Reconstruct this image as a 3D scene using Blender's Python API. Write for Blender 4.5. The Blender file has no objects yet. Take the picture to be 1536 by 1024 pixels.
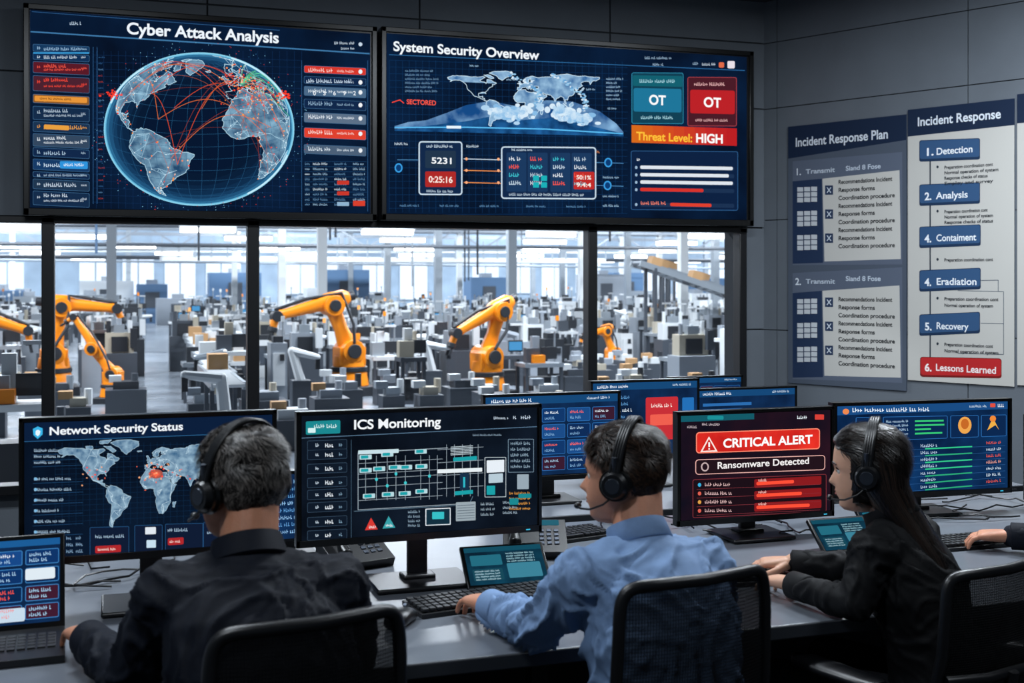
import bpy, bmesh, math, random
from mathutils import Vector, Matrix, noise
from mathutils.geometry import tessellate_polygon
random.seed(7)
sc = bpy.context.scene
V = Vector
sc.view_settings.view_transform = 'Standard'

# ------------------------------------------------------------------ materials
def lin(h):
    h = h.lstrip('#')
    o = []
    for i in (0, 2, 4):
        c = int(h[i:i+2], 16) / 255
        o.append(c / 12.92 if c <= .04045 else ((c + .055) / 1.055) ** 2.4)
    return (o[0], o[1], o[2], 1)
MC = {}
def em(h, st=1.0):
    k = ('e', h, st)
    if k in MC: return MC[k]
    m = bpy.data.materials.new('display_' + h.strip('#')); m.use_nodes = True
    nt = m.node_tree; nt.nodes.clear()
    o = nt.nodes.new('ShaderNodeOutputMaterial'); e = nt.nodes.new('ShaderNodeEmission')
    e.inputs[0].default_value = lin(h); e.inputs[1].default_value = st
    nt.links.new(e.outputs[0], o.inputs[0])
    m.cycles.emission_sampling = 'NONE'
    MC[k] = m; return m
def em_noise(h1, h2, scale=6, st=1.0, lo=.35, hi=.7, samp='NONE', det=4):
    k = ('n', h1, h2, scale, st, lo)
    if k in MC: return MC[k]
    m = bpy.data.materials.new('display_pattern'); m.use_nodes = True
    nt = m.node_tree; nt.nodes.clear(); N = nt.nodes.new; L = nt.links.new
    o = N('ShaderNodeOutputMaterial'); e = N('ShaderNodeEmission'); tc = N('ShaderNodeTexCoord')
    n = N('ShaderNodeTexNoise'); n.inputs['Scale'].default_value = scale; n.inputs['Detail'].default_value = det
    r = N('ShaderNodeValToRGB'); r.color_ramp.elements[0].color = lin(h1); r.color_ramp.elements[1].color = lin(h2)
    r.color_ramp.elements[0].position = lo; r.color_ramp.elements[1].position = hi
    L(tc.outputs['Object'], n.inputs['Vector']); L(n.outputs['Fac'], r.inputs[0]); L(r.outputs[0], e.inputs[0])
    e.inputs[1].default_value = st; L(e.outputs[0], o.inputs[0]); m.cycles.emission_sampling = samp
    MC[k] = m; return m
def pm(name, h, rough=.5, metal=0, bump=0, bscale=40, var=0.0, vscale=5, spec=.5, stretch=None, h2=None, sheen=0, sss=0):
    k = ('p', name)
    if k in MC: return MC[k]
    m = bpy.data.materials.new(name); m.use_nodes = True
    nt = m.node_tree; b = nt.nodes['Principled BSDF']; N = nt.nodes.new; L = nt.links.new
    c = lin(h); b.inputs['Base Color'].default_value = c
    b.inputs['Roughness'].default_value = rough; b.inputs['Metallic'].default_value = metal
    b.inputs['Specular IOR Level'].default_value = spec
    if sheen: b.inputs['Sheen Weight'].default_value = sheen
    if sss:
        b.inputs['Subsurface Weight'].default_value = sss; b.inputs['Subsurface Scale'].default_value = .012
    tc = N('ShaderNodeTexCoord'); mp = N('ShaderNodeMapping')
    if stretch: mp.inputs['Scale'].default_value = stretch
    L(tc.outputs['Object'], mp.inputs['Vector'])
    if var or h2:
        n = N('ShaderNodeTexNoise'); n.inputs['Scale'].default_value = vscale; n.inputs['Detail'].default_value = 5
        r = N('ShaderNodeValToRGB')
        c2 = lin(h2) if h2 else tuple(min(1, x * (1 + var)) for x in c[:3]) + (1,)
        c1 = c if h2 else tuple(x * (1 - var) for x in c[:3]) + (1,)
        r.color_ramp.elements[0].color = c1; r.color_ramp.elements[1].color = c2
        r.color_ramp.elements[0].position = .3; r.color_ramp.elements[1].position = .7
        L(mp.outputs[0], n.inputs['Vector']); L(n.outputs['Fac'], r.inputs[0]); L(r.outputs[0], b.inputs['Base Color'])
    if bump:
        n = N('ShaderNodeTexNoise'); n.inputs['Scale'].default_value = bscale; n.inputs['Detail'].default_value = 4
        bp = N('ShaderNodeBump'); bp.inputs['Strength'].default_value = bump; bp.inputs['Distance'].default_value = .01
        L(mp.outputs[0], n.inputs['Vector']); L(n.outputs['Fac'], bp.inputs['Height']); L(bp.outputs[0], b.inputs['Normal'])
    MC[k] = m; return m
def df(h):
    return pm('print_' + h.strip('#'), h, .7, spec=.2)
def seethrough(name, h, fac, gloss=True, checker=0):
    m = bpy.data.materials.new(name); m.use_nodes = True
    nt = m.node_tree; b = nt.nodes['Principled BSDF']; o = nt.nodes['Material Output']; N = nt.nodes.new; L = nt.links.new
    b.inputs['Base Color'].default_value = lin(h); b.inputs['Roughness'].default_value = .04 if gloss else .7
    t = N('ShaderNodeBsdfTransparent'); mx = N('ShaderNodeMixShader'); mx.inputs[0].default_value = fac
    if gloss:
        g = N('ShaderNodeBsdfGlossy'); g.inputs['Roughness'].default_value = .03; t.inputs[0].default_value = (.93, .96, 1, 1)
        L(t.outputs[0], mx.inputs[1]); L(g.outputs[0], mx.inputs[2])
    else:
        L(t.outputs[0], mx.inputs[1]); L(b.outputs[0], mx.inputs[2])
    L(mx.outputs[0], o.inputs[0]); return m

M_black = pm('black_plastic', '#0e0f12', .36, bump=.05, bscale=300)
M_bezel = pm('bezel_plastic', '#060708', .3)
M_dark = pm('dark_plastic', '#15181c', .45)
M_metal = pm('grey_metal', '#4a505a', .35, .8)
M_key = pm('key_plastic', '#131519', .5)
M_desk = pm('desk_laminate', '#666b73', .34, var=.06, vscale=12, bump=.02, bscale=200)
M_deskedge = pm('desk_edge', '#2c3036', .5)
M_frame = pm('window_frame', '#090b0f', .4)

# ------------------------------------------------------------------ mesh builder
class MB:
    def __init__(s): s.v = []; s.f = []; s.fm = []; s.mats = []
    def mi(s, m):
        if m not in s.mats: s.mats.append(m)
        return s.mats.index(m)
    def add(s, vs, fs, m):
        o = len(s.v); k = s.mi(m) if m else 0
        s.v += [tuple(v) for v in vs]
        for f in fs: s.f.append([o + i for i in f]); s.fm.append(k)
    def box(s, c, d, m, R=None):
        x, y, z = d[0] / 2, d[1] / 2, d[2] / 2
        vs = [V((a, b, e)) for a in (-x, x) for b in (-y, y) for e in (-z, z)]
        if R is not None: vs = [R @ v for v in vs]
        c = V(c); vs = [v + c for v in vs]
        s.add(vs, [(0, 1, 3, 2), (4, 6, 7, 5), (0, 4, 5, 1), (2, 3, 7, 6), (0, 2, 6, 4), (1, 5, 7, 3)], m)
    def cyl(s, a, b, r0, r1=None, m=None, n=16):
        a = V(a); b = V(b); r1 = r0 if r1 is None else r1
        d = (b - a)
        if d.length < 1e-7: return
        d.normalize(); u = d.orthogonal().normalized(); w = d.cross(u)
        vs = []
        for p, r in ((a, r0), (b, r1)):
            for i in range(n):
                t = 2 * math.pi * i / n; vs.append(p + u * (r * math.cos(t)) + w * (r * math.sin(t)))
        fs = [(i, (i + 1) % n, n + (i + 1) % n, n + i) for i in range(n)]
        fs += [tuple(range(n))[::-1], tuple(range(n, 2 * n))]
        s.add(vs, fs, m)
    def tube(s, pts, r, m, n=8, closed=False):
        pts = [V(p) for p in pts]; N = len(pts); vs = []; fs = []
        rr = r if isinstance(r, (list, tuple)) else [r] * N
        pu = None
        for i, p in enumerate(pts):
            if closed: d = pts[(i + 1) % N] - pts[i - 1]
            else: d = pts[min(i + 1, N - 1)] - pts[max(i - 1, 0)]
            d.normalize()
            u = d.orthogonal().normalized() if pu is None else (pu - d * pu.dot(d)).normalized()
            pu = u; w = d.cross(u)
            for k in range(n):
                t = 2 * math.pi * k / n; vs.append(p + (u * math.cos(t) + w * math.sin(t)) * rr[i])
        for i in range(N if closed else N - 1):
            j = (i + 1) % N
            for k in range(n): fs.append((i * n + k, i * n + (k + 1) % n, j * n + (k + 1) % n, j * n + k))
        if not closed: fs += [tuple(range(n))[::-1], tuple(range((N - 1) * n, N * n))]
        s.add(vs, fs, m)
    def sph(s, c, r, m=None, R=None, a=16, b=10):
        c = V(c); r = V((r, r, r)) if not hasattr(r, '__len__') else V(r)
        vs = [V((0, 0, r.z))]
        for i in range(1, b):
            t = math.pi * i / b
            for j in range(a):
                p = 2 * math.pi * j / a
                vs.append(V((r.x * math.sin(t) * math.cos(p), r.y * math.sin(t) * math.sin(p), r.z * math.cos(t))))
        vs.append(V((0, 0, -r.z)))
        if R is not None: vs = [R @ v for v in vs]
        fs = [(0, 1 + j, 1 + (j + 1) % a) for j in range(a)]
        for i in range(b - 2):
            for j in range(a):
                o = 1 + i * a; fs.append((o + j, o + a + j, o + a + (j + 1) % a, o + (j + 1) % a))
        o = 1 + (b - 2) * a; L = len(vs) - 1
        fs += [(o + j, L, o + (j + 1) % a) for j in range(a)]
        s.add([v + c for v in vs], fs, m)
    def limb(s, pts, rs, m=None, n=18):
        for i, (p, r) in enumerate(zip(pts, rs)):
            s.sph(p, r, m, a=n, b=12)
            if i: s.cyl(pts[i - 1], p, rs[i - 1], r, m, n)
    def rings(s, rg, m=None, n=28, e=1.0):
        vs = []; fs = []
        for c, u, w in rg:
            for k in range(n):
                t = 2 * math.pi * k / n; ct, st = math.cos(t), math.sin(t)
                ct = math.copysign(abs(ct) ** e, ct); st = math.copysign(abs(st) ** e, st)
                vs.append(V(c) + u * ct + w * st)
        for i in range(len(rg) - 1):
            for k in range(n): fs.append((i * n + k, i * n + (k + 1) % n, (i + 1) * n + (k + 1) % n, (i + 1) * n + k))
        fs += [tuple(range(n))[::-1], tuple(range((len(rg) - 1) * n, len(rg) * n))]
        s.add(vs, fs, m)
    def build(s, name, parent=None, bevel=0, smooth=True, off=None, ang=38, fix=True):
        me = bpy.data.meshes.new(name)
        vs = s.v if off is None else [tuple(V(v) - off) for v in s.v]
        me.from_pydata(vs, [], s.f)
        for m in s.mats:
            if m: me.materials.append(m)
        if s.mats and s.mats[0]: me.polygons.foreach_set('material_index', s.fm)
        me.update()
        if fix:
            bm = bmesh.new(); bm.from_mesh(me); bmesh.ops.recalc_face_normals(bm, faces=bm.faces); bm.to_mesh(me); bm.free()
        if smooth:
            me.polygons.foreach_set('use_smooth', [True] * len(me.polygons)); me.set_sharp_from_angle(angle=math.radians(ang))
        o = bpy.data.objects.new(name, me); sc.collection.objects.link(o)
        if parent: o.parent = parent
        if bevel:
            b = o.modifiers.new('bevel', 'BEVEL'); b.width = bevel; b.segments = 2; b.limit_method = 'ANGLE'; b.angle_limit = math.radians(40)
        return o
def empty(name, loc=(0, 0, 0), rz=0, rx=0):
    o = bpy.data.objects.new(name, None); sc.collection.objects.link(o)
    o.location = loc; o.rotation_euler = (rx, 0, rz); o.empty_display_size = .1
    return o
def remesh(mb, name, voxel, sm, mat, parent, off, fold=None):
    me = bpy.data.meshes.new('tmp'); me.from_pydata([tuple(V(v) - off) for v in mb.v], [], mb.f); me.update()
    bm = bmesh.new(); bm.from_mesh(me); bmesh.ops.recalc_face_normals(bm, faces=bm.faces); bm.to_mesh(me); bm.free()
    o = bpy.data.objects.new('tmp', me); sc.collection.objects.link(o)
    r = o.modifiers.new('r', 'REMESH'); r.mode = 'VOXEL'; r.voxel_size = voxel; r.adaptivity = 0
    if sm: q = o.modifiers.new('s', 'SMOOTH'); q.iterations = sm; q.factor = .5
    dg = bpy.context.evaluated_depsgraph_get()
    nm = bpy.data.meshes.new_from_object(o.evaluated_get(dg)); nm.name = name
    bpy.data.objects.remove(o)
    nm.materials.clear(); nm.materials.append(mat)
    if fold:
        ns = [v.normal.copy() for v in nm.vertices]
        for v, n in zip(nm.vertices, ns): v.co = v.co + n * fold(v.co, n)
    nm.polygons.foreach_set('use_smooth', [True] * len(nm.polygons)); nm.update()
    ob = bpy.data.objects.new(name, nm); sc.collection.objects.link(ob); ob.parent = parent
    return ob

# ------------------------------------------------------------------ people
HT = [(.116, .0, -.012, .001), (.113, .030, -.045, .032), (.102, .056, -.074, .053), (.082, .076, -.092, .066),
      (.055, .086, -.101, .074), (.030, .090, -.104, .077), (.010, .090, -.103, .078), (-.005, .084, -.099, .077),
      (-.025, .085, -.092, .074), (-.045, .086, -.080, .070), (-.060, .086, -.066, .065), (-.080, .081, -.046, .057),
      (-.098, .080, -.030, .046), (-.109, .070, -.018, .034), (-.116, .045, .0, .012)]
def htab(z):
    if z >= HT[0][0]: return HT[0][1:]
    for i in range(len(HT) - 1):
        a, b = HT[i], HT[i + 1]
        if a[0] >= z >= b[0]:
            t = (a[0] - z) / (a[0] - b[0])
            return tuple(a[k] + (b[k] - a[k]) * t for k in (1, 2, 3))
    return HT[-1][1:]
def gs(x, w): return math.exp(-(x / w) ** 2)
def hpt(z, th, fem=False):
    yf, yb, hw = htab(z); c = (yf + yb) / 2; a = (yf - yb) / 2
    s_, c_ = math.sin(th), math.cos(th)
    x = hw * math.copysign(abs(s_) ** .92, s_); y = c + a * math.copysign(abs(c_) ** .92, c_)
    if c_ > 0:
        t = (-.002 - z) / .034
        nz = 0
        if 0 <= t <= 1: nz = .004 + .022 * t
        elif 1 < t < 1.4: nz = .026 * (1.4 - t) / .4
        elif -.25 < t < 0: nz = .004 * (1 + t * 4)
        y += nz * (.86 if fem else 1) * gs(x, .009 + .005 * max(0, min(1, t)))
        y += .0045 * gs(z + .057, .005) * gs(x, .022) + .005 * gs(z + .067, .005) * gs(x, .019)
        y -= .003 * gs(z + .062, .0018) * gs(x, .022)
        y -= .007 * gs(z - .002, .011) * (gs(x - .031, .014) + gs(x + .031, .014))
        y += .003 * gs(z - .018, .006) * gs(abs(x) - .028, .018)
        y -= .004 * gs(z + .080, .006) * gs(x, .02)
    return V((x, y, z))
def hgrid(f, n=72, m=96):
    vs = []; fs = []
    for i in range(n + 1):
        z = .1158 * math.cos(math.pi * i / n)
        for j in range(m): vs.append(f(z, 2 * math.pi * j / m))
    for i in range(n):
        for j in range(m): fs.append((i * m + j, i * m + (j + 1) % m, (i + 1) * m + (j + 1) % m, (i + 1) * m + j))
    fs += [tuple(range(m))[::-1], tuple(range(n * m, n * m + m))]
    return vs, fs
ZH = [(-.11, -.080), (-.07, -.068), (-.045, -.040), (-.025, .0), (.0, .012), (.012, -.012), (.026, -.010), (.034, .035), (.06, .052), (.1, .066)]
def zh(y):
    if y <= ZH[0][0]: return ZH[0][1]
    for a, b in zip(ZH, ZH[1:]):
        if a[0] <= y <= b[0]: return a[1] + (b[1] - a[1]) * (y - a[0]) / (b[0] - a[0])
    return ZH[-1][1]
def sstep(a, b, x):
    t = max(0, min(1, (x - a) / (b - a))); return t * t * (3 - 2 * t)
HC = V((0, -.008, .01))
def hand(mb, wr, fw, side, k=1.0, curl=1.0):
    wr = V(wr); fw = V(fw).normalized(); up = V((0, 0, 1)); up = (up - fw * up.dot(fw)).normalized()
    sd = fw.cross(up).normalized()
    if sd.dot(V(side)) < 0: sd = -sd
    rg = []
    for d, hw, hd in ((-.03, .025, .019), (0, .026, .019), (.025, .033, .019), (.055, .040, .017), (.082, .042, .014), (.092, .038, .010)):
        rg.append((wr + fw * d * k, sd * hw * k, up * hd * k))
    mb.rings(rg, None, 20, .85)
    for o, L, r in ((.031, .070, .0082), (.0105, .079, .0085), (-.0105, .073, .0082), (-.030, .057, .0074)):
        p = wr + fw * .080 * k + sd * o * k; pts = [p]; a = math.radians(6)
        spread = o * 4.5
        for q, da in ((.44, 12), (.31, 30), (.25, 24)):
            a += math.radians(da * curl)
            p = p + (fw * math.cos(a) - up * math.sin(a) + sd * spread).normalized() * L * q * k; pts.append(p)
        mb.limb(pts, [r * k, r * .98 * k, r * .9 * k, r * .78 * k], None, 12)
    p = wr + fw * .018 * k + sd * .024 * k - up * .004
    d1 = (fw * .72 + sd * .75 - up * .25).normalized(); d2 = (fw * .95 + sd * .3 - up * .3).normalized()
    mb.limb([p, p + d1 * .036 * k, p + d1 * .036 * k + d2 * .030 * k, p + d1 * .036 * k + d2 * .055 * k], [.015 * k, .0115 * k, .010 * k, .0085 * k], None, 12)

def person(name, pel, neck, head, azh, azb, sL, sR, eL, eR, wL, wR, cloth, amp, skin, hairm, hair2, k=1.0, fem=False, pitch=0, roll=0,
           collar=None, boom=True, tr='#14161c', hk=.94, handL=None, handR=None, seed=0.0, legaz=None, bulge=.07, grey=.35):
    pel, neck, head, sL, sR, eL, eR, wL, wR = [V(q) for q in (pel, neck, head, sL, sR, eL, eR, wL, wR)]
    loc = V((pel.x, pel.y, 0)); root = empty(name, loc)
    aB = math.radians(azb); F = V((math.sin(aB), math.cos(aB), 0)); R = V((math.cos(aB), -math.sin(aB), 0))
    S = (sR - sL); sw = S.length; S = V((S.x, S.y, 0)).normalized()
    mb = MB(); ctrl = (pel + neck) / 2 - F * bulge * k
    def sp(u): return pel * (1 - u) ** 2 + ctrl * 2 * u * (1 - u) + neck * u * u if u >= 0 else pel + V((0, 0, u * .5))
    g = .92 if fem else 1.0; gd = .84 if fem else 1.0
    tb = [(-.2, .150, .115), (0, .172, .135), (.2, .160 * g, .122 * g), (.4, .158 * g, .12 * g), (.6, .172 * g, .128), (.76, sw / 2 + .015, .122 * g),
          (.86, sw / 2 - .005, .100 * g), (.93, .105, .078), (.985, .072, .066), (1.06, .056, .060)]
    rg = []
    for u, hw, hd in tb:
        t = max(0, min(1, u)); RR = (R * (1 - t) + S * t).normalized(); FF = V((-RR.y, RR.x, 0))
        tan = (sp(min(1, u + .05)) - sp(max(0, u - .05))).normalized() if u >= 0 else V((0, 0, 1))
        FF = (FF - tan * FF.dot(tan)).normalized()
        rg.append((sp(u) if u <= 1 else neck + (head - neck) * .12, RR * hw * k, FF * hd * k * (gd if u < .97 else 1)))
    mb.rings(rg, None, 36, .88)
    ru = (.062, .054, .050, .044, .037) if not fem else (.052, .046, .043, .038, .033)
    cm = MB()
    for s_, e_, w_, sg in ((sL, eL, wL, -1), (sR, eR, wR, 1)):
        c = sp(.84) + S * sg * sw * .22
        mb.limb([c, s_], [.078 * k * g * (.9 if fem else 1), ru[0] * 1.12 * k])
        mb.limb([neck - V((0, 0, .012)), s_ + V((0, 0, .006)) - S * sg * .02], [.05 * k, ru[0] * k])
        mid = (s_ + e_) / 2
        fd = (w_ - e_).normalized(); cuff = w_ - fd * .012
        mb.limb([s_, mid, e_, (e_ * .45 + cuff * .55), cuff], [ru[0] * k, ru[1] * 1.04 * k, ru[2] * k, ru[3] * k, ru[4] * .98 * k])
        u_ = fd.orthogonal().normalized(); w__ = fd.cross(u_); rr_ = ru[4] * k
        cm.rings([(cuff + fd * o_, u_ * r__, w__ * r__) for o_, r__ in ((-.05, rr_ * 1.0), (-.045, rr_ * 1.1), (.012, rr_ * 1.10), (.014, rr_ * 1.0), (.006, rr_ * .8))], cloth, 24)
    cm.build('cuffs', root, off=loc, ang=60)
    sv = V((seed, seed * 2, seed * 3))
    joints = [eL, eR]
    def fold(co, n):
        p = co + sv; wp = co + loc
        w = V((noise.noise(p * 5), noise.noise(p * 5 + V((9, 0, 0))), noise.noise(p * 5 + V((0, 9, 0))))) * .16
        q = p + w
        a = noise.noise(V((q.x * 12, q.y * 10, q.z * 4.0))); b = noise.noise(V((q.x * 6, q.y * 16, q.z * 17)) + V((3, 1, 7)))
        c = noise.noise(V((q.x * 20 + q.z * 12, q.y * 16, q.z * 9)) + V((5, 8, 2)))
        r1 = max(0, 1 - abs(a) * 5) ** 1.4; r2 = max(0, 1 - abs(b) * 4.5) ** 1.4; r3 = max(0, 1 - abs(c) * 5.5) ** 1.3
        dj = min((wp - j).length for j in joints); arm = 1 - sstep(.10, .28, dj)
        d = amp * (r1 * (1.2 - .8 * arm) + r2 * (.6 + 1.0 * arm) + r3 * .5 - .5) + amp * .2 * noise.noise(q * 28)
        return d * sstep(0, .07, (wp - neck).length - .05)
    remesh(mb, 'upper_garment', .0065, 3, cloth, root, loc, fold)
    mb = MB(); la = math.radians(azb if legaz is None else legaz); LF = V((math.sin(la), math.cos(la), 0)); LR = V((math.cos(la), -math.sin(la), 0))
    mb.sph(pel - V((0, 0, .02)), (.165 * k, .135 * k, .10), None)
    sh = MB()
    for sg in (-1, 1):
        hp = pel + LR * .085 * sg - V((0, 0, .025)); kn = hp + LF * .40 * k + LR * .05 * sg; kn.z = .53
        an = kn + LF * .02; an.z = .10
        mb.limb([hp, (hp + kn) / 2, kn], [.09 * k, .078 * k, .062 * k]); mb.limb([kn, (kn * .6 + an * .4), an], [.06 * k, .056 * k, .045 * k])
        sh.limb([an - V((0, 0, .055)) - LF * .03, an - V((0, 0, .055)) + LF * .08, an - V((0, 0, .07)) + LF * .17], [.04, .038, .028])
    remesh(mb, 'trousers', .012, 2, pm('trouser_cloth', tr, .8), root, loc)
    remesh(sh, 'shoes', .007, 1, pm('shoe_leather', '#0b0b0c', .3), root, loc)
    X = Matrix.Translation(head) @ Matrix.Rotation(-math.radians(azh), 4, 'Z') @ Matrix.Rotation(math.radians(pitch), 4, 'X') @ Matrix.Rotation(math.radians(roll), 4, 'Y') @ Matrix.Scale(hk, 4)
    mb = MB(); vs, fs = hgrid(lambda z, t: hpt(z, t, fem)); mb.add([X @ v for v in vs], fs, None)
    nb = X @ V((0, -.035, -.045)); rn = .050 if fem else .058
    mb.limb([nb, neck + (head - neck) * .12, neck - V((0, 0, .02))], [rn * hk, rn * .96 * k, rn * 1.0 * k])
    for sg in (-1, 1):
        Re = X.to_3x3() @ Matrix.Rotation(math.radians(14), 3, 'X') @ Matrix.Rotation(math.radians(-18 * sg), 3, 'Z')
        mb.sph(X @ V((.079 * sg, -.012, -.010)), (.008, .017, .031), None, Re); mb.sph(X @ V((.083 * sg, -.017, .004)), (.007, .014, .016), None, Re)
    remesh(mb, 'head', .0034, 1, skin, root, loc)
    fb = MB(); ew = pm('eye_white', '#c9c6c2', .2); ei = pm('eye_iris', '#1c120c', .15); lp = pm('lips_' + ('f' if fem else 'm'), '#8a3f3c' if fem else '#8a5648', .4)
    for sg in (-1, 1):
        fb.sph(X @ V((.031 * sg, .0665, -.001)), .0118 * hk, ew); fb.sph(X @ V((.031 * sg, .0742, -.001)), .0056 * hk, ei)
        fb.tube([X @ V((.014 * sg, .0905, .017)), X @ V((.027 * sg, .0885, .022)), X @ V((.045 * sg, .078, .018))], [.0022, .0028, .0012], hairm)
        if fem: fb.tube([X @ V((.020 * sg, .079, .004)), X @ V((.031 * sg, .0795, .0065)), X @ V((.043 * sg, .0715, .003))], [.0012, .0018, .0010], ei)
    fb.sph(X @ V((0, .0855, -.0575)), (.018, .0055, .0035), lp, X.to_3x3()); fb.sph(X @ V((0, .085, -.067)), (.016, .0058, .0042), lp, X.to_3x3())
    fb.build('facial_features', root, off=loc)
    hb = MB()
    def zl(p): return zh(p.y) if not fem else (zh(p.y) if p.y > .035 else -.09)
    def thick(z): return (.003 + .008 * sstep(.0, .1, z)) if not fem else .010
    def hs(z, t):
        p = hpt(z, t, fem); mk = sstep(0, .016, p.z - zl(p)); d = (p - HC).normalized()
        th = thick(p.z)
        nn = noise.noise(V((p.x * 45, p.y * 45, p.z * 35)) + sv) * .5
        if fem: nn *= .4
        return p + d * (-.007 + (th + .007) * mk + th * nn * mk)
    vs, fs = hgrid(hs, 80, 110); hb.add([X @ v for v in vs], fs, hairm)
    rnd = random.Random(int(seed * 10) + 5)
    for i in range(20000 if not fem else 7000):
        z = .1158 * rnd.uniform(-.8, 1); t = rnd.uniform(0, 2 * math.pi)
        p = hpt(z, t, fem); zz = zl(p)
        if p.z < zz - .001 + .003 * noise.noise(p * 200): continue
        d = (p - HC).normalized()
        down = V((0, -.55, -.8)) if not fem else V((0, -.8, -.7))
        if p.z > .055:
            down = V((p.x * 8, -.9 if p.y < .04 else (.7 if not fem else -.6), -.1))
            if not fem:
                cr = V((.01, -.055, .1)); q_ = p - cr; sw_ = math.exp(-(q_.length / .05) ** 2) * 2
                down += V((-q_.y, q_.x, 0)).normalized() * sw_
        nz_ = V((noise.noise(p * 38 + sv), noise.noise(p * 38 + sv + V((7, 0, 0))), noise.noise(p * 38 + sv + V((0, 7, 0)))))
        down += nz_ * (1.5 if not fem else .3) + V((rnd.uniform(-.15, .15), rnd.uniform(-.15, .15), rnd.uniform(-.15, .15)))
        tg = (down - d * down.dot(d)).normalized(); wv = d.cross(tg) * rnd.uniform(.0005, .0010)
        L = (rnd.uniform(.016, .030) if not fem else rnd.uniform(.03, .05))
        if not fem and p.z < .02: L *= .45
        mk = sstep(0, .02, p.z - zz); th = thick(p.z) * mk
        lift = (.0045 + .004 * nz_.x) * (1 if p.z > .02 else .4) if not fem else .002
        a = p + d * (th * .7); b = a + tg * L * .5 + d * lift; c = a + tg * L + d * (lift * .8 if not fem else -.001)
        hb.add([X @ q for q in (a - wv, a + wv, b + wv * .8, b - wv * .8, c + wv * .1, c - wv * .1)], [(0, 1, 2, 3), (3, 2, 4, 5)], hair2 if rnd.random() < (grey if p.z > .03 or fem else grey + .2) else hairm)
    hb.build('hair', root, off=loc, fix=False, ang=80)
    if fem:
        aH = math.radians(azh); Bk = -V((math.sin(aH), math.cos(aH), 0)); Sd = V((math.cos(aH), -math.sin(aH), 0))
        tbw = [(-.005, .085, .055, .055), (.012, .055, .080, .080), (.022, .01, .088, .078), (.036, -.04, .088, .068), (.066, -.09, .086, .060), (.112, -.15, .090, .050),
               (.156, -.21, .100, .046), (.188, -.28, .104, .044), (.210, -.36, .098, .040), (.222, -.45, .078, .032), (.228, -.55, .046, .018)]
        lm = MB(); lm.rings([(head + Bk * b * hk + V((0, 0, z)) * hk, Sd * hs_ * hk, Bk * hd * hk) for b, z, hs_, hd in tbw], None, 40, .9)
        def gro(co, n):
            q = co + loc - head; a = q.dot(Sd) + q.dot(Bk) * .6
            return .004 * noise.noise(V((a * 60, q.z * 2.5, 0))) + .0028 * noise.noise(V((a * 190, q.z * 4, 4)))
        remesh(lm, 'long_hair', .005, 2, hairm, root, loc, gro)
        ls = MB()
        for i in range(4200):
            a = rnd.uniform(0, 2 * math.pi); st = rnd.randint(1, 4); pts = []; jo = rnd.uniform(.98, 1.07); a2 = a + rnd.uniform(-.15, .15)
            for q, (b, z, h1, h2) in enumerate(tbw[st:]):
                aa = a + (a2 - a) * q / 8
                pts.append(head + (Bk * b + V((0, 0, z))) * hk + Sd * (h1 * math.cos(aa) * jo * hk) + Bk * (h2 * math.sin(aa) * jo * hk))
            pts[-1] += V((rnd.uniform(-.02, .02), rnd.uniform(-.02, .02), rnd.uniform(-.04, .05)))
            vs = []
            for q, p in enumerate(pts):
                wv = (Sd * -math.sin(a) + Bk * math.cos(a)).normalized() * .0009 * (1 - .7 * q / len(pts)); vs += [p - wv, p + wv]
            ls.add(vs, [(2 * q, 2 * q + 1, 2 * q + 3, 2 * q + 2) for q in range(len(pts) - 1)], hair2 if rnd.random() < .35 else hairm)
        ls.build('long_hair_strands', root, off=loc, fix=False, ang=80)
    for s_, w_, e_, hd_, sg in (('hand_left', wL, eL, handL, 1), ('hand_right', wR, eR, handR, -1)):
        fw = (w_ - e_).normalized() if hd_ is None else V(hd_).normalized()
        mb = MB(); mb.limb([w_ - (w_ - e_).normalized() * .06, w_], [.027, .024])
        hand(mb, w_ + (w_ - e_).normalized() * .004, V((fw.x, fw.y, -.04)), S * sg, .98 if not fem else .88)
        remesh(mb, s_, .0024, 1, skin, root, loc)
    if collar:
        mb = MB(); ax = (head - neck).normalized(); cc = neck + ax * .018
        uu = (R - ax * R.dot(ax)).normalized(); ww = ax.cross(uu).normalized(); vs = []; n = 40
        for i in range(n + 1):
            t2 = math.radians(115 + 310 * i / n); d = uu * math.cos(t2) + ww * math.sin(t2); r_ = .062 * k
            for (ro, zo) in ((r_ * .96, -.012), (r_ * 1.0, .024), (r_ * 1.05, .028), (r_ * 1.19, -.014), (r_ * 1.12, -.018)):
                vs.append(cc + d * ro + ax * zo)
        fs = []
        for i in range(n):
            for q in range(4): fs.append((i * 5 + q, i * 5 + q + 1, i * 5 + 5 + q + 1, i * 5 + 5 + q))
            fs.append((i * 5 + 4, i * 5, i * 5 + 5, i * 5 + 9))
        fs += [(0, 1, 2, 3, 4), tuple(n * 5 + q for q in (4, 3, 2, 1, 0))]
        mb.add(vs, fs, cloth); mb.build('collar', root, off=loc, ang=60)
    hm = MB(); arc = []
    for i in range(25):
        t = math.pi * i / 24; arc.append(X @ V((-(.098) * math.cos(t), -.004 - .022 * math.sin(t), .0 + (.137) * math.sin(t) ** .9)))
    for o in (-1.5, -.5, .5, 1.5):
        hm.tube([p + (X.to_3x3() @ V((0, .006 * o, 0))) for p in arc], .0050, M_black, 8)
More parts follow.
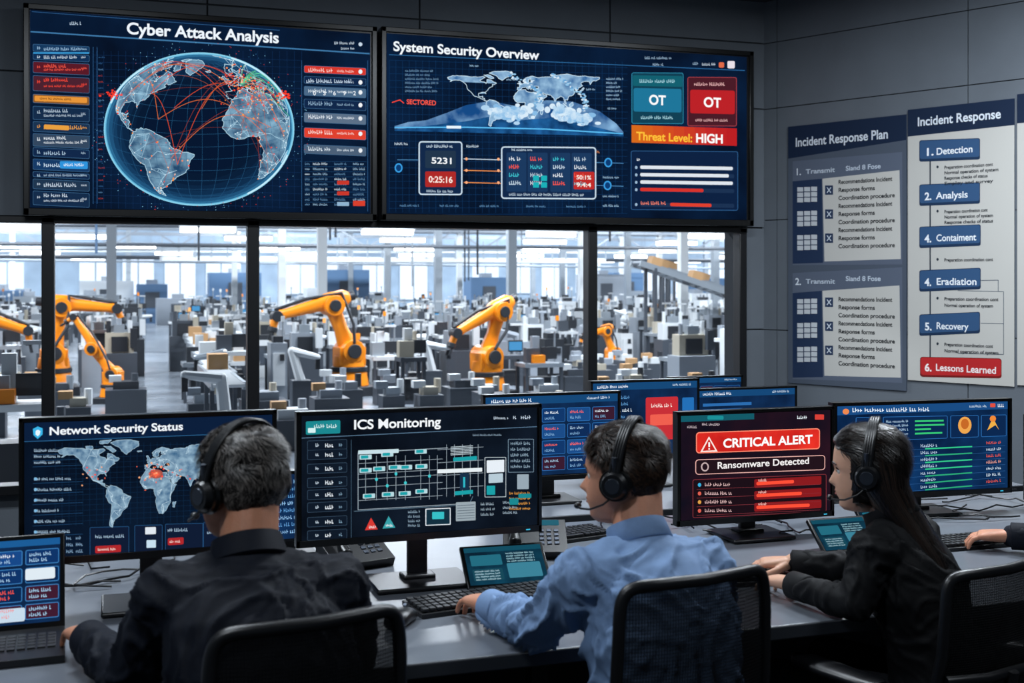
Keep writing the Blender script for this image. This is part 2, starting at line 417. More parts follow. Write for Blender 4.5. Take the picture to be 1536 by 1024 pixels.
    for sg in (-1, 1):
        c = X @ V((.094 * sg, -.006, -.010)); ax = X.to_3x3() @ V((sg, 0, 0)); ax.normalize()
        hm.cyl(c - ax * .014, c + ax * .004, .033, .034, M_bezel, 24); hm.cyl(c + ax * .004, c + ax * .016, .031, .025, M_black, 24)
        hm.cyl(c + ax * .016, c + ax * .018, .017, .016, M_metal, 20)
        u = X.to_3x3() @ V((0, 1, 0)); w = X.to_3x3() @ V((0, 0, 1))
        hm.tube([c - ax * .010 + (u * math.cos(t) + w * math.sin(t)) * .028 for t in [2 * math.pi * i / 24 for i in range(24)]], .011, M_bezel, 8, True)
        hm.tube([c + w * .02, c + w * .045, X @ V((.098 * sg, -.008, .055))], [.008, .007, .006], M_metal, 8)
    if boom:
        q = [(-.098, -.004, -.035), (-.100, .02, -.055), (-.090, .055, -.070), (-.066, .085, -.074), (-.042, .100, -.072)]
        hm.tube([X @ V(p) for p in q], .0024, M_black, 8); hm.sph(X @ V(q[-1]), (.011, .009, .008), M_black, X.to_3x3())
    hm.build('headset', root, off=loc)
    return root

skinA = pm('skin_tan', '#b27a5e', .55, bump=.12, bscale=260, var=.12, vscale=22, sss=.12, spec=.35)
skinB = pm('skin_fair', '#bf866b', .55, bump=.12, bscale=260, var=.12, vscale=22, sss=.12, spec=.35)
skinC = pm('skin_light', '#cb9c82', .5, var=.07, vscale=22, sss=.12, spec=.35)
hairA = pm('hair_greying', '#100d0b', .45, h2='#2a2623', vscale=90, spec=.3); hairA2 = pm('hair_grey_strand', '#6a645f', .4, spec=.4)
hairB = pm('hair_brown', '#110a06', .45, h2='#22160f', vscale=90, spec=.3); hairB2 = pm('hair_brown_strand', '#3e2a1c', .4, spec=.4)
hairC = pm('hair_black', '#080605', .36, h2='#150d0a', vscale=60, bump=.2, bscale=160, stretch=(1, 1, .12), spec=.4); hairC2 = pm('hair_black_strand', '#2a1c14', .35, spec=.5)
navy = pm('jacket_navy', '#0a101c', .72, bump=.12, bscale=500, var=.15, vscale=60, spec=.22)
blue = pm('shirt_blue', '#7a96bd', .75, bump=.12, bscale=600, var=.04, vscale=80, spec=.25)
blk = pm('jacket_black', '#08090c', .7, bump=.12, bscale=500, spec=.22)

person('man_in_navy_jacket', (.29, 2.22, .57), (.25, 2.34, 1.03), (.241, 2.41, 1.168), -32, -4, (.105, 2.345, .972), (.405, 2.315, .968),
       (.04, 2.43, .80), (.48, 2.47, .80), (-.045, 2.70, .808), (.36, 2.70, .80), navy, .0065, skinA, hairA, hairA2, collar=True, seed=1.3, k=1.03, handL=(-.18, 1, 0), grey=.42)
person('man_in_blue_shirt', (1.10, 2.25, .57), (1.09, 2.385, .995), (1.083, 2.46, 1.136), -50, -8, (.935, 2.335, .94), (1.235, 2.365, .935),
       (.885, 2.47, .81), (1.33, 2.50, .80), (.85, 2.705, .80), (1.16, 2.72, .80), blue, .0095, skinB, hairB, hairB2, collar=True, seed=3.1, handL=(-.1, 1, 0))
person('woman_in_black_blazer', (1.92, 2.45, .55), (1.855, 2.54, .968), (1.812, 2.59, 1.094), -50, -26, (1.735, 2.465, .912), (1.965, 2.59, .912),
       (1.675, 2.445, .80), (1.93, 2.76, .80), (1.645, 2.67, .795), (1.76, 2.86, .80), blk, .005, skinC, hairC, hairC2, fem=True, k=.97, hk=.93, collar=True, seed=5.2, pitch=-3, bulge=.035)
person('colleague_in_dark_jacket', (3.0, 2.42, .56), (2.98, 2.56, 1.0), (2.96, 2.64, 1.14), -30, -25, (2.84, 2.50, .935), (3.12, 2.62, .935),
       (2.78, 2.76, .81), (3.10, 2.86, .80), (2.57, 2.95, .80), (2.88, 3.02, .80), navy, .005, skinB, hairB, hairB2, collar=True, seed=7.7)

# ------------------------------------------------------------------ display panels
CONT = dict(
 NA=[(-168,66),(-156,71),(-140,70),(-125,70),(-110,68),(-95,68),(-85,69),(-82,67),(-87,64),(-94,60),(-92,57),(-82,55),(-80,51),(-78,56),(-78,62),(-70,61),(-65,58),(-56,53),(-60,50),(-66,49),(-64,46),(-70,43),(-75,39),(-76,35),(-81,31),(-80,26),(-83,30),(-90,30),(-97,27),(-97,20),(-90,19),(-87,21),(-88,16),(-83,15),(-83,10),(-78,8),(-85,11),(-94,16),(-105,20),(-112,28),(-117,33),(-122,37),(-124,46),(-130,54),(-140,60),(-152,60),(-162,56),(-158,60),(-165,62)],
 GR=[(-73,78),(-60,82),(-35,83),(-20,80),(-20,73),(-32,68),(-43,60),(-52,65),(-55,70),(-68,76)],
 BA=[(-85,73),(-72,73),(-62,66),(-68,63),(-76,68)], VI=[(-118,73),(-105,73),(-105,69),(-117,69)], EL=[(-92,81),(-70,83),(-78,77),(-92,77)],
 SA=[(-78,8),(-72,12),(-62,10),(-52,5),(-50,0),(-44,-3),(-35,-6),(-38,-13),(-41,-22),(-48,-27),(-53,-33),(-58,-38),(-65,-42),(-67,-48),(-69,-54),(-74,-51),(-73,-42),(-71,-30),(-70,-18),(-76,-14),(-81,-6),(-80,1)],
 AF=[(-17,15),(-16,22),(-10,30),(-6,36),(10,37),(11,33),(20,31),(32,31),(35,27),(38,18),(43,12),(51,12),(46,3),(40,-5),(40,-15),(35,-22),(32,-28),(26,-34),(18,-34),(14,-25),(12,-17),(13,-8),(9,0),(9,5),(4,6),(-8,5),(-13,9)],
 EU=[(-9,37),(-9,43),(-2,43.5),(-4,48),(2,51),(8,54),(11,54),(20,55),(24,59),(30,60),(22,60.5),(22,65),(17,62),(17,57),(12,56),(6,58),(5,62),(14,68),(25,71),(40,67),(45,68),(55,69),(68,69),(75,73),(90,75),(105,77),(115,74),(130,71),(140,72),(160,70),(178,69),(178,65),(170,60),(163,60),(157,51),(155,58),(143,59),(136,54),(140,48),(130,42),(127,35),(124,40),(118,39),(122,31),(117,24),(108,21),(106,12),(100,13),(103,2),(98,9),(97,17),(90,22),(81,16),(77,8),(73,18),(68,24),(57,26),(49,30),(51,25),(57,24),(59,22),(52,16),(44,13),(39,21),(35,28),(35,34),(30,36.5),(27,37),(27,40),(40,41.5),(38,46),(31,46),(28,43),(24,40),(22,37),(19,42),(13,45),(18,40),(16,38),(10,44),(3,43),(-1,38),(-5,36)],
 UK=[(-5,50),(1,51),(0,54),(-3,58),(-6,57),(-4,54)], IC=[(-23,65),(-15,66),(-15,64),(-21,63.5)],
 AU=[(114,-22),(122,-18),(130,-12),(136,-12),(137,-16),(142,-11),(146,-19),(153,-27),(150,-37),(140,-38),(131,-32),(118,-35),(114,-32)],
 BO=[(109,1),(117,7),(119,1),(115,-4),(110,-3)], SU=[(95,5),(104,-3),(105,-6),(100,-1)], PN=[(131,-1),(141,-3),(150,-9),(142,-9),(137,-6)],
 JP=[(130,32),(136,34),(141,37),(143,43),(140,41),(135,36)], MG=[(44,-16),(50,-15),(47,-25),(44,-23)])
def dens(p, n=3):
    o = []
    for a, b in zip(p, p[1:] + p[:1]):
        for i in range(n):
            t = i / n; j = 0 if i == 0 else 1
            o.append((a[0] + (b[0] - a[0]) * t + random.uniform(-1, 1) * j, a[1] + (b[1] - a[1]) * t + random.uniform(-.7, .7) * j))
    return o
def inside(pt, poly):
    x, y = pt; r = False
    for (x0, y0), (x1, y1) in zip(poly, poly[1:] + poly[:1]):
        if (y0 > y) != (y1 > y) and x < (x1 - x0) * (y - y0) / (y1 - y0) + x0: r = not r
    return r
def landpts(n, keys):
    rr = random.Random(4); out = []
    while len(out) < n:
        p = CONT[rr.choice(keys)]; a = rr.choice(p); q = (a[0] + rr.gauss(0, 9), a[1] + rr.gauss(0, 7))
        if inside(q, p): out.append(q)
    return out
TEXTS = []
class Panel:
    """flat printed/displayed artwork; layout digitised in drawing units, stored in the panel's own plane"""
    def __init__(s, parent, quad, w, h, emis=True, st=1.0, y0=0.0, name='display_artwork'):
        s.p = parent; s.q = quad; s.w = w; s.h = h; s.em = emis; s.st = st; s.y0 = y0; s.mb = MB(); s.name = name
    def m(s, x, y):
        xl, xr, a, b, c, d = s.q; t = (x - xl) / (xr - xl); hL = d - a; hR = c - b
        u = (t / hL) / (1 / hR - t * (1 / hR - 1 / hL)); yt = a + (b - a) * t; yb = d + (c - d) * t
        return (u - .5) * s.w, (.5 - (y - yt) / (yb - yt)) * s.h
    def mat(s, c):
        if not isinstance(c, str): return c
        return em(c, s.st) if s.em else df(c)
    def poly(s, pts, c, L=1, conv=True):
        P = [s.m(*p) for p in pts]; vs = [(x, s.y0 - .0006 * L, z) for x, z in P]
        if conv: s.mb.add(vs, [tuple(range(len(vs)))], s.mat(c))
        else:
            tr = tessellate_polygon([[V((x, z, 0)) for x, z in P]]); s.mb.add(vs, [tuple(t) for t in tr], s.mat(c))
    def rect(s, x0, y0, x1, y1, c, L=1): s.poly([(x0, y0), (x1, y0), (x1, y1), (x0, y1)], c, L)
    def sk(s, x0, y0, x1, y1, c, L=1, dy=0): s.poly([(x0, y0), (x1, y0 + dy), (x1, y1 + dy), (x0, y1)], c, L)
    def rr(s, x0, y0, x1, y1, c, L=1, r=4, dy=0):
        pts = []
        for cx, cy, a0 in ((x1 - r, y0 + r, -90), (x1 - r, y1 - r, 0), (x0 + r, y1 - r, 90), (x0 + r, y0 + r, 180)):
            for k in range(5):
                a = math.radians(a0 + 22.5 * k); px = cx + r * math.cos(a); pts.append((px, cy + r * math.sin(a) + dy * (px - x0) / (x1 - x0)))
        s.poly(pts, c, L)
    def frame(s, x0, y0, x1, y1, c, L=1, t=1, r=4, fill=None, dy=0):
        s.rr(x0, y0, x1, y1, c, L, r, dy); s.rr(x0 + t, y0 + t, x1 - t, y1 - t, fill or '#0b1830', L + .4, max(1, r - t), dy)
    def line(s, pts, w, c, L=1):
        for a, b in zip(pts, pts[1:]):
            dx, dy = b[0] - a[0], b[1] - a[1]; l = math.hypot(dx, dy)
            if l < 1e-6: continue
            nx, ny = -dy / l * w / 2, dx / l * w / 2
            s.poly([(a[0] + nx, a[1] + ny), (b[0] + nx, b[1] + ny), (b[0] - nx, b[1] - ny), (a[0] - nx, a[1] - ny)], c, L)
    def ell(s, cx, cy, rx, ry, c, L=1, n=48): s.poly([(cx + rx * math.cos(2 * math.pi * i / n), cy + ry * math.sin(2 * math.pi * i / n)) for i in range(n)], c, L)
    def pt(s, x0, x1, y, h, c, L=2, dy=0):
        x = x0; w = h * .52
        while x < x1 - w * .8:
            for k in range(random.randint(3, 9)):
                if x > x1 - w * .8: break
                g = random.choice((0, .25, .25, 0)) * h; yy = y + dy * (x - x0)
                if random.random() < .5:
                    s.rect(x, yy + g, x + w * .3, yy + h, c, L); s.rect(x + w * .3, yy + h * .75, x + w * .74, yy + h, c, L)
                else:
                    s.rect(x, yy + g, x + w * .28, yy + h, c, L); s.rect(x + w * .28, yy + g + (h - g) * .4, x + w * .74, yy + g + (h - g) * .65, c, L)
                x += w
            x += w * .8
    def text(s, t, x, y, hpx, c, L=3, wpx=None, bold=.02, al='LEFT'):
        X, Z = s.m(x, y); X2, Z2 = s.m(x, y - hpx); cap = Z2 - Z
        cu = bpy.data.curves.new('caption', 'FONT'); cu.body = t; cu.size = cap / .70; cu.offset = bold * cu.size; cu.align_x = al
        cu.materials.append(s.mat(c)); o = bpy.data.objects.new('caption_' + t.lower().replace(' ', '_').replace(':', '').replace('.', ''), cu)
        sc.collection.objects.link(o); o.parent = s.p; o.location = (X, s.y0 - .0006 * L, Z); o.rotation_euler = (math.pi / 2, 0, 0)
        if wpx: TEXTS.append((o, s.m(x + wpx, y)[0] - X))
    def world(s, lon2x, lat2y, c, L=2, skip=(), edge=None, ew=.6):
        for k, p in CONT.items():
            if k in skip: continue
            q = [(lon2x(a), lat2y(b)) for a, b in dens(p)]
            s.poly(q, c, L, False)
            if edge: s.line(q + q[:1], ew, edge, L + .3)
    def net(s, pts, c, w, maxd, L):
        for i, a in enumerate(pts):
            near = sorted(pts, key=lambda b: (a[0] - b[0]) ** 2 + (a[1] - b[1]) ** 2)[1:4]
            for b in near:
                if math.hypot(a[0] - b[0], a[1] - b[1]) < maxd: s.line([a, b], w, c, L)
    def done(s): return s.mb.build(s.name, s.p, smooth=False, fix=False)

NAVY1 = em_noise('#060f20', '#0c2444', 2.2, 1.0, .3, .75)
LAND = em_noise('#23486c', '#86b2cc', 16, 1.0, .30, .72, det=8)
LANDS = em_noise('#3a6488', '#9cbcd0', 60, 1.0, .3, .72, det=6)

# ------------------------------------------------------------------ large wall displays
def wall_display(name, x0, x1, z0, z1, yf, dep=.09, bz=.03):
    e = empty(name, ((x0 + x1) / 2, yf, (z0 + z1) / 2)); w = x1 - x0; h = z1 - z0
    mb = MB(); mb.box((0, dep / 2 + .01, 0), (w, dep, h), M_bezel)
    mb.box((0, .003, h / 2 - bz / 2), (w, .014, bz), M_bezel); mb.box((0, .003, -h / 2 + bz / 2 * 1.3), (w, .014, bz * 1.3), M_bezel)
    for sg in (-1, 1): mb.box((sg * (w / 2 - bz / 2), .003, 0), (bz, .014, h), M_bezel)
    mb.box((0, dep + .018, 0), (w * .6, .032, h * .5), M_dark)
    mb.build('housing', e, bevel=.004)
    return e, w, h
e1, w1, h1 = wall_display('cyber_attack_wall_display', -.431, 1.422, 1.905, 2.998, 6.66)
P = Panel(e1, (35, 566, 4, 40, 330, 322), w1, h1, y0=.005)
P.poly([(45, 14), (556, 50), (556, 321), (45, 311)], NAVY1, 0)
for i in range(29): P.line([(145 + i * 11, 76), (145 + i * 11, 312)], .4, '#12305a', .5)
for i in range(22): P.line([(140, 82 + i * 10.5), (452, 90 + i * 10.5)], .4, '#12305a', .5)
P.poly([(46, 46), (555, 79), (555, 81), (46, 48)], '#3f78a8', 1)
P.line([(48, 17), (420, 45)], .8, '#2d5a8a', 1)
P.text('Cyber Attack Analysis', 190, 50, 17, '#eef6ff', 3, 228, .024)
P.pt(105, 123, 32, 5, '#b9cfe4'); P.pt(502, 532, 62, 4, '#c6d8ea'); P.pt(512, 532, 70, 4, '#c6d8ea'); P.ell(541, 66, 3, 3, '#c6d8ea', 2, 10)
for y0, y1, c, c2 in ((66, 76, '#16395e', '#9ac0e0'), (79, 88, '#123055', '#d0e2f2'), (92, 108, '#5a1a28', '#ff5a48'), (113, 135, '#4c2230', '#ff4a38'), (141, 153, '#8a5a2c', '#f0a040'),
                      (159, 178, '#152c4a', '#b7cce0'), (182, 196, '#1b3350', '#e8a048'), (200, 218, '#33475f', '#e8f0f8'), (221, 233, '#12284a', '#a8c4dc'), (238, 253, '#173a66', '#c8e0f4'),
                      (257, 264, '#12284a', '#a8c4dc'), (268, 282, '#20364f', '#c8d8e8'), (286, 306, '#152c4a', '#c8d8e8')):
    P.rr(49.4, y0 - .7, 134.6, y1 + .7, '#3a648c', .8, 2, 4); P.rr(50, y0, 134, y1, c, 1, 2, 4); P.pt(56, 61, y0 + (y1 - y0) * .3, 5, c2)
    hh = y1 - y0
    if hh > 15:
        P.pt(66, 104, y0 + 3.5, 5.5, c2); P.pt(66, 126, y0 + hh * .62, 3.5, c2)
    else: P.pt(66, 66 + random.choice((36, 50, 60)), y0 + hh * .32 + 1, min(6, hh * .5), c2)
    P.pt(122, 131, y0 + hh * .5, 3.4, c2, 2)
P.rr(52, 143, 131, 151, '#e8963a', 2.5, 2, 3); P.pt(60, 110, 145, 3.6, '#5a3010', 3, .03); P.rr(66, 186, 104, 193, '#e8a040', 2.5, 2, 2); P.rr(90, 241, 132, 252, '#2f93dc', 2.5, 2, 1); P.pt(96, 128, 244, 4.6, '#e8f6ff', 3)
P.rect(50, 78, 134, 80, '#3aa0e0', 2)
for x in (140, 146): P.line([(x, 70), (x, 305)], .8, '#2d5a8a', 1)
for i in range(24): P.pt(148, 154 + random.random() * 5, 84 + i * 9.2, 2.4, random.choice(('#2d5a8a', '#5c8cb8', '#a83c38')))
for y0, y1, c, c2 in ((100, 110, '#d8382c', '#ffd0c8'), (116, 126, '#12284a', '#b8cce0'), (131, 144, '#4c6a88', '#e0ecf6'), (150, 163, '#12284a', '#8fb2cf'), (170, 184, '#5c7088', '#e8f0f8'), (193, 207, '#e0412f', '#ffe0d8'),
                      (218, 231, '#4c6078', '#e0ecf6')):
    P.rr(456.4, y0 - 2.6, 549.6, y1 - 1.4, '#3a648c', .8, 2, 4); P.rr(457, y0 - 2, 549, y1 - 2, c, 1, 2, 4); P.pt(463, 500, y0 + 1, 6, c2, 2, .03); P.pt(506, 532, y0 + 4, 3.6, c2, 2, .03); P.ell(541, y0 + 7, 3, 3.4, '#f0f4f8', 3, 12)
P.pt(460, 530, 118, 6, '#b8cce0')
for i in range(5): P.text(str(i * 3 % 10), 470 + i * 15, 142, 6, '#eef4fa', 3)
for i in range(9):
    y = 243 + i * 7.6
    P.line([(457, y - 1.6), (550, y - 1.4)], .4, '#24507c', 1)
    for a, b in ((458, 466), (470, 492), (502, 520), (530, 548)): P.pt(a, b, y, 3.6, random.choice(('#8fb2cf', '#c4d8e8', '#5c86ac')))
for i in range(3): P.rr(506 + i * 0, 270 + i * 16, 524, 276 + i * 16, random.choice(('#c8382c', '#8fb2cf')), 2.8, 1); P.rr(530, 300, 548, 308, '#d8402f', 2.8, 1)
for x in (453, 552): P.line([(x, 90), (x, 316)], .7, '#2d5a8a', 1)
gx, gy, grx, gry = 299, 193, 141, 113
cols = ['#5fb3d8', '#2f7099', '#1f527a', '#153c60', '#0f2e4e', '#0c2643', '#0a1f39', '#081a32', '#071730']
P.ell(gx, gy, grx + 2, gry + 2, '#8cd4f0', 1.0, 96)
for i, c in enumerate(cols): P.ell(gx, gy, grx * (1 - .012 * i ** 1.7), gry * (1 - .012 * i ** 1.7), c, 1.2 + i * .15, 96)
lon0, lat0 = math.radians(-32), math.radians(14)
def gp(lo, la):
    lo = math.radians(lo) - lon0; la = math.radians(la)
    x = math.cos(la) * math.sin(lo); y = math.cos(lat0) * math.sin(la) - math.sin(lat0) * math.cos(la) * math.cos(lo)
    z = math.sin(lat0) * math.sin(la) + math.cos(lat0) * math.cos(la) * math.cos(lo)
    if z < 0:
        r = math.hypot(x, y); x /= r; y /= r
    return gx + x * grx * .985, gy - y * gry * .985, z
for lo in range(-180, 180, 10):
    for la in range(-75, 75, 5):
        a, b = gp(lo, la), gp(lo, la + 5)
        if a[2] > 0 and b[2] > 0: P.line([a[:2], b[:2]], .4, '#245a84', 3.9)
for la in range(-80, 90, 10):
    for lo in range(-180, 180, 5):
        a, b = gp(lo, la), gp(lo + 5, la)
        if a[2] > 0 and b[2] > 0: P.line([a[:2], b[:2]], .4, '#245a84', 3.9)
for k, p in CONT.items():
    if k in ('AU', 'BO', 'SU', 'PN', 'JP'): continue
    q = dens(p, 4); pr = [gp(*t) for t in q]
    if sum(1 for t in pr if t[2] > 0) < 5: continue
    P.poly([t[:2] for t in pr], LAND, 3.6, False)
    for a, b in zip(pr, pr[1:] + pr[:1]):
        if a[2] > 0 and b[2] > 0: P.line([a[:2], b[:2]], .8, '#b8e0f2', 4)
LP0 = landpts(230, ['NA', 'NA', 'SA', 'AF', 'AF', 'EU', 'EU', 'EU']); LP = [gp(*q) for q in LP0]; LP = [q[:2] for q in LP if q[2] > .08]
P.net(LP, '#b4dcf0', .45, 22, 4.2)
for q in LP[:110]: P.ell(q[0], q[1], .9, .9, '#e4f6ff', 4.5, 6)
def arc(lo1, la1, lo2, la2, c, w=.8, lift=.25):
    a, b = gp(lo1, la1), gp(lo2, la2); pts = []
    for i in range(15):
        t = i / 14; x = a[0] + (b[0] - a[0]) * t; y = a[1] + (b[1] - a[1]) * t - math.sin(math.pi * t) * lift * math.hypot(b[0] - a[0], b[1] - a[1]); pts.append((x, y))
    P.line(pts, w, c, 5)
for a in ((-75, 40, 10, 50), (-100, 35, 0, 48), (10, 50, 35, 0), (-46, -15, 5, 50), (-75, 40, -46, -15), (10, 45, 40, 30), (-120, 50, -10, 40), (20, 10, -50, -10), (-60, 20, 15, 5), (-60, 20, -90, 50), (-30, 30, 10, 50), (-50, 30, 20, 30), (-95, 45, -30, 60)):
    arc(*a, random.choice(('#e0502e', '#e07038', '#c04a30')), .8)
for i in range(26):
    a, b = random.choice(LP0), random.choice(LP0)
    if gp(*a)[2] > .25 and gp(*b)[2] > .25: arc(*a, *b, random.choice(('#a8402c', '#b85a34', '#7c3428')), .45, random.uniform(.08, .3))
for i in range(300):
    if i % 3:
        k = random.choice(('NA', 'SA', 'AF', 'EU', 'EU')); a = random.choice(CONT[k]); b = random.choice(CONT[k]); t = random.random() * .5
        g = gp(a[0] + (b[0] - a[0]) * t, a[1] + (b[1] - a[1]) * t)
    else: g = gp(random.gauss(12, 14), random.gauss(42, 9))
    if g[2] > .1: P.ell(g[0], g[1], *([random.uniform(.5, 1.5)] * 2), random.choice(('#ff4a30', '#ff8a50', '#ffd0b0', '#ff4a30', '#ff9a40')), 5.2, 8)
for i in range(14): arc(10, 48, random.uniform(40, 75), random.uniform(10, 60), random.choice(('#66d890', '#9adf90', '#58c8b0')), .6, random.uniform(.05, .4))
for i in range(220):
    a = random.uniform(0, 6.28); r = random.uniform(1.0, 1.2); P.ell(gx + grx * r * math.cos(a) * 1.0, gy + gry * r * math.sin(a), .6, .6, random.choice(('#2f6a98', '#c83c30', '#7fc0e0')), 4, 6)
for s_ in (-1, 1):
    for i in range(34): P.ell(gx + s_ * random.gauss(129, 6), 142 + random.gauss(0, 3), random.uniform(.8, 2.6), random.uniform(.8, 1.8), '#ff3c28', 5, 6)
for t0, t1 in ((200, 235), (290, 335), (20, 60)):
    P.line([(gx + grx * 1.0 * math.cos(math.radians(t)), gy + gry * 1.0 * math.sin(math.radians(t))) for t in range(t0, t1)], 2.4, '#c8f0ff', 5)
P.done()

e2, w2, h2 = wall_display('system_security_wall_display', 1.446, 3.822, 1.908, 3.003, 6.66)
P = Panel(e2, (572, 1131, 42, 76, 335, 330), w2, h2, y0=.005)
P.poly([(580, 52), (1121, 84), (1121, 326), (580, 321)], NAVY1, 0)
for i in range(36): P.line([(584 + i * 10, 92), (584 + i * 10, 318)], .4, '#123a68', .5)
for i in range(24): P.line([(584, 92 + i * 10), (942, 101 + i * 9.4)], .4, '#123a68', .5)
P.line([(584, 84), (1118, 104)], 1, '#2d6aa0', 1)
P.text('System Security Overview', 590, 78, 14, '#f2f8ff', 3, 219, .024)
P.pt(968, 1008, 84, 4, '#9ab8d4'); P.pt(980, 996, 94, 4, '#9ab8d4'); P.pt(1040, 1048, 92, 4, '#9ab8d4'); P.pt(1054, 1074, 93, 4, '#c8d8e8')
P.rr(1079, 92, 1087, 100, '#e06a48', 2, 2); P.rr(1092, 90, 1103, 101, '#e8e0e8', 2, 2)
P.poly([(592, 190), (612, 184), (640, 181), (670, 170), (700, 158), (735, 152), (780, 160), (820, 150), (860, 152), (900, 166), (925, 184), (936, 197), (935, 203), (592, 194)], em_noise('#164a86', '#8cbce4', 7, 1.0, .40, .74, det=8), 1.5, False)
P.poly([(592, 195), (650, 188), (700, 182), (750, 172), (780, 180), (830, 176), (870, 184), (936, 199), (936, 203), (592, 197)], em_noise('#0e3460', '#2468a8', 10), 2, False)
P.world(lambda a: 670 + (a + 170) * .66, lambda b: 184 - (b + 45) * .60, em_noise('#1c5c98', '#a8d0ec', 14, 1.0, .30, .70, det=8), 2.4, ('AU', 'PN', 'VI', 'EL'), '#d0eafa', .8)
for i in range(60):
    t = i / 59; P.ell(765 + 45 * math.sin(t * 2.2) + random.gauss(0, 2), 112 + 46 * t + random.gauss(0, 2), random.uniform(1.0, 3), random.uniform(.7, 2), random.choice(('#dff0fc', '#8fc4e8', '#5c9cd0')), 3, 8)
    P.ell(826 + 52 * math.sin(t * 1.9) + random.gauss(0, 2), 112 + 50 * t + random.gauss(0, 2), random.uniform(1.0, 3), random.uniform(.7, 2), random.choice(('#dff0fc', '#8fc4e8', '#5c9cd0')), 3, 8)
for cx, cy in ((770, 172), (858, 172), (748, 166), (790, 166), (880, 178), (842, 164)):
    for i in range(22): P.ell(cx + random.gauss(0, 10), cy + random.gauss(0, 5), random.uniform(3, 7), random.uniform(2, 5), random.choice(('#d8ecfa', '#b0d4f0', '#88bce6')), 3.2, 14)
P.line([(592, 192), (700, 191), (820, 193), (935, 199)], 1.8, '#5cc0f8', 3.6); P.rect(670, 189, 692, 193, '#e8f6ff', 4)
for i in range(6): P.pt(608, 640 + random.randint(0, 22), 106 + i * 6, 3.2, '#6c94b8')
P.text('SECTORED', 610, 157, 7, '#ff5a48', 3, 44); P.line([(588, 155), (600, 151), (606, 156)], 1.4, '#ff4a38', 3)
for x in (705, 760, 880, 912): P.pt(x, x + 14, random.choice((98, 118, 132, 160)), 3, '#9ac0e0')
for i in range(6): P.pt(910, 926 + random.randint(0, 10), 116 + i * 6, 3.2, '#9ac0e0')
for y in (238, 255, 273): P.line([(696, y), (752, y + 1)], 1.4, '#e08a50' if y == 273 or y == 255 else '#b8cce0', 2)
for y in (238, 255, 273):
    for x in (700, 748): P.ell(x, y, 2, 2.2, '#ffb080', 3, 10)
P.line([(596, 240), (628, 240)], 1, '#4c86b8', 2); P.line([(895, 242), (936, 243)], 1, '#4c86b8', 2); P.line([(895, 276), (936, 277)], 1, '#4c86b8', 2)
for cx, cy in ((598, 252), (913, 242), (912, 276)): P.ell(cx, cy, 6, 7, '#3aa0e8', 2, 16); P.ell(cx, cy, 4, 5, '#0d3c74', 2.4, 16)
P.frame(628, 212, 694, 292, '#c8dcec', 2, 2, 5, '#13294a'); P.frame(752, 219, 895, 297, '#c8dcec', 2, 2, 5, '#13294a')
P.rr(638, 226, 684, 252, '#22364c', 3, 2); P.rr(638, 257, 684, 280, '#b02a28', 3, 2)
P.text('5231', 647, 245, 9, '#f4f8fc', 4, 30); P.text('0:25:16', 643, 273, 9, '#ffe8e0', 4, 36)
P.pt(640, 680, 217, 4.6, '#c8dcec', 3); P.pt(640, 682, 284, 4, '#c8dcec', 3); P.pt(764, 880, 288, 4, '#c8dcec', 3); P.pt(768, 800, 222, 3.6, '#c8dcec', 3.6)
for i, x in enumerate((760, 792, 826, 858)):
    P.rr(x, 228, x + 30, 286, '#1c3a60', 3, 2)
    for j in range(4): P.pt(x + 4, x + 24, 234 + j * 12, 6, ('#e8f0f8', '#ff5a48', '#40c8d8', '#c8dcec')[(i + j) % 4], 3.6)
P.rr(861, 256, 892, 282, '#c02c2a', 3.4, 2); P.text('50:1%', 865, 267, 6, '#fff0e8', 4, 22); P.text('9.4:4', 865, 278, 6, '#fff0e8', 4, 22)
for i in range(4): P.rr(800 + (i % 2) * 12, 262 + (i // 2) * 10, 809 + (i % 2) * 12, 270 + (i // 2) * 10, '#1cb0b8', 4, 1)
P.pt(592, 612, 214, 4, '#c8dcec'); P.pt(700, 722, 217, 4, '#c8dcec'); P.pt(880, 900, 224, 4, '#e08a50')
for y in (262, 290, 304): P.pt(905, 930, y, 3.4, '#9ac0e0')
for x in (600, 660, 720, 790, 850): P.pt(x, x + 30, 306, 3.2, '#5c8cb8')
P.frame(948, 108, 1026, 184, '#2c88a8', 2, 1, 3, '#124054', 0); P.rr(950, 112, 1024, 128, '#146070', 3, 2, 1); P.rr(951, 131, 1023, 166, '#1f769a', 3, 3, 1)
P.frame(1032, 114, 1106, 187, '#a84048', 2, 1, 3, '#4a1c28', 0); P.rr(1036, 133, 1103, 168, '#bc2228', 3, 3, 1)
P.pt(960, 1014, 118, 5, '#a8dce8', 4); P.pt(1042, 1092, 122, 5, '#f0b8b8', 4); P.pt(962, 1010, 172, 5, '#a8dce8', 4); P.pt(1044, 1094, 176, 4, '#f0b8b8', 4)
P.text('OT', 974, 155, 14, '#ffffff', 5, 25, .03); P.text('OT', 1056, 158, 14, '#ffffff', 5, 26, .03)
for i in range(10):
    c = ('#d86a1c', '#d8601e', '#d65620', '#d44c22', '#d04424', '#cc3a26', '#c83028', '#c42828', '#c02426', '#bc2024')[i]
    x = 948 + i * 15.8; P.sk(x, 186 + i * .4, x + 15.8, 212 + i * .4, c, 3, .4)
P.text('Threat Level:', 955, 208, 12, '#ffc23a', 5, 84, .025); P.text('HIGH', 1044, 211, 13, '#ffffff', 5, 40, .03)
P.frame(947, 224, 1108, 312, '#2d5a8a', 1, 1, 3, '#0e2242')
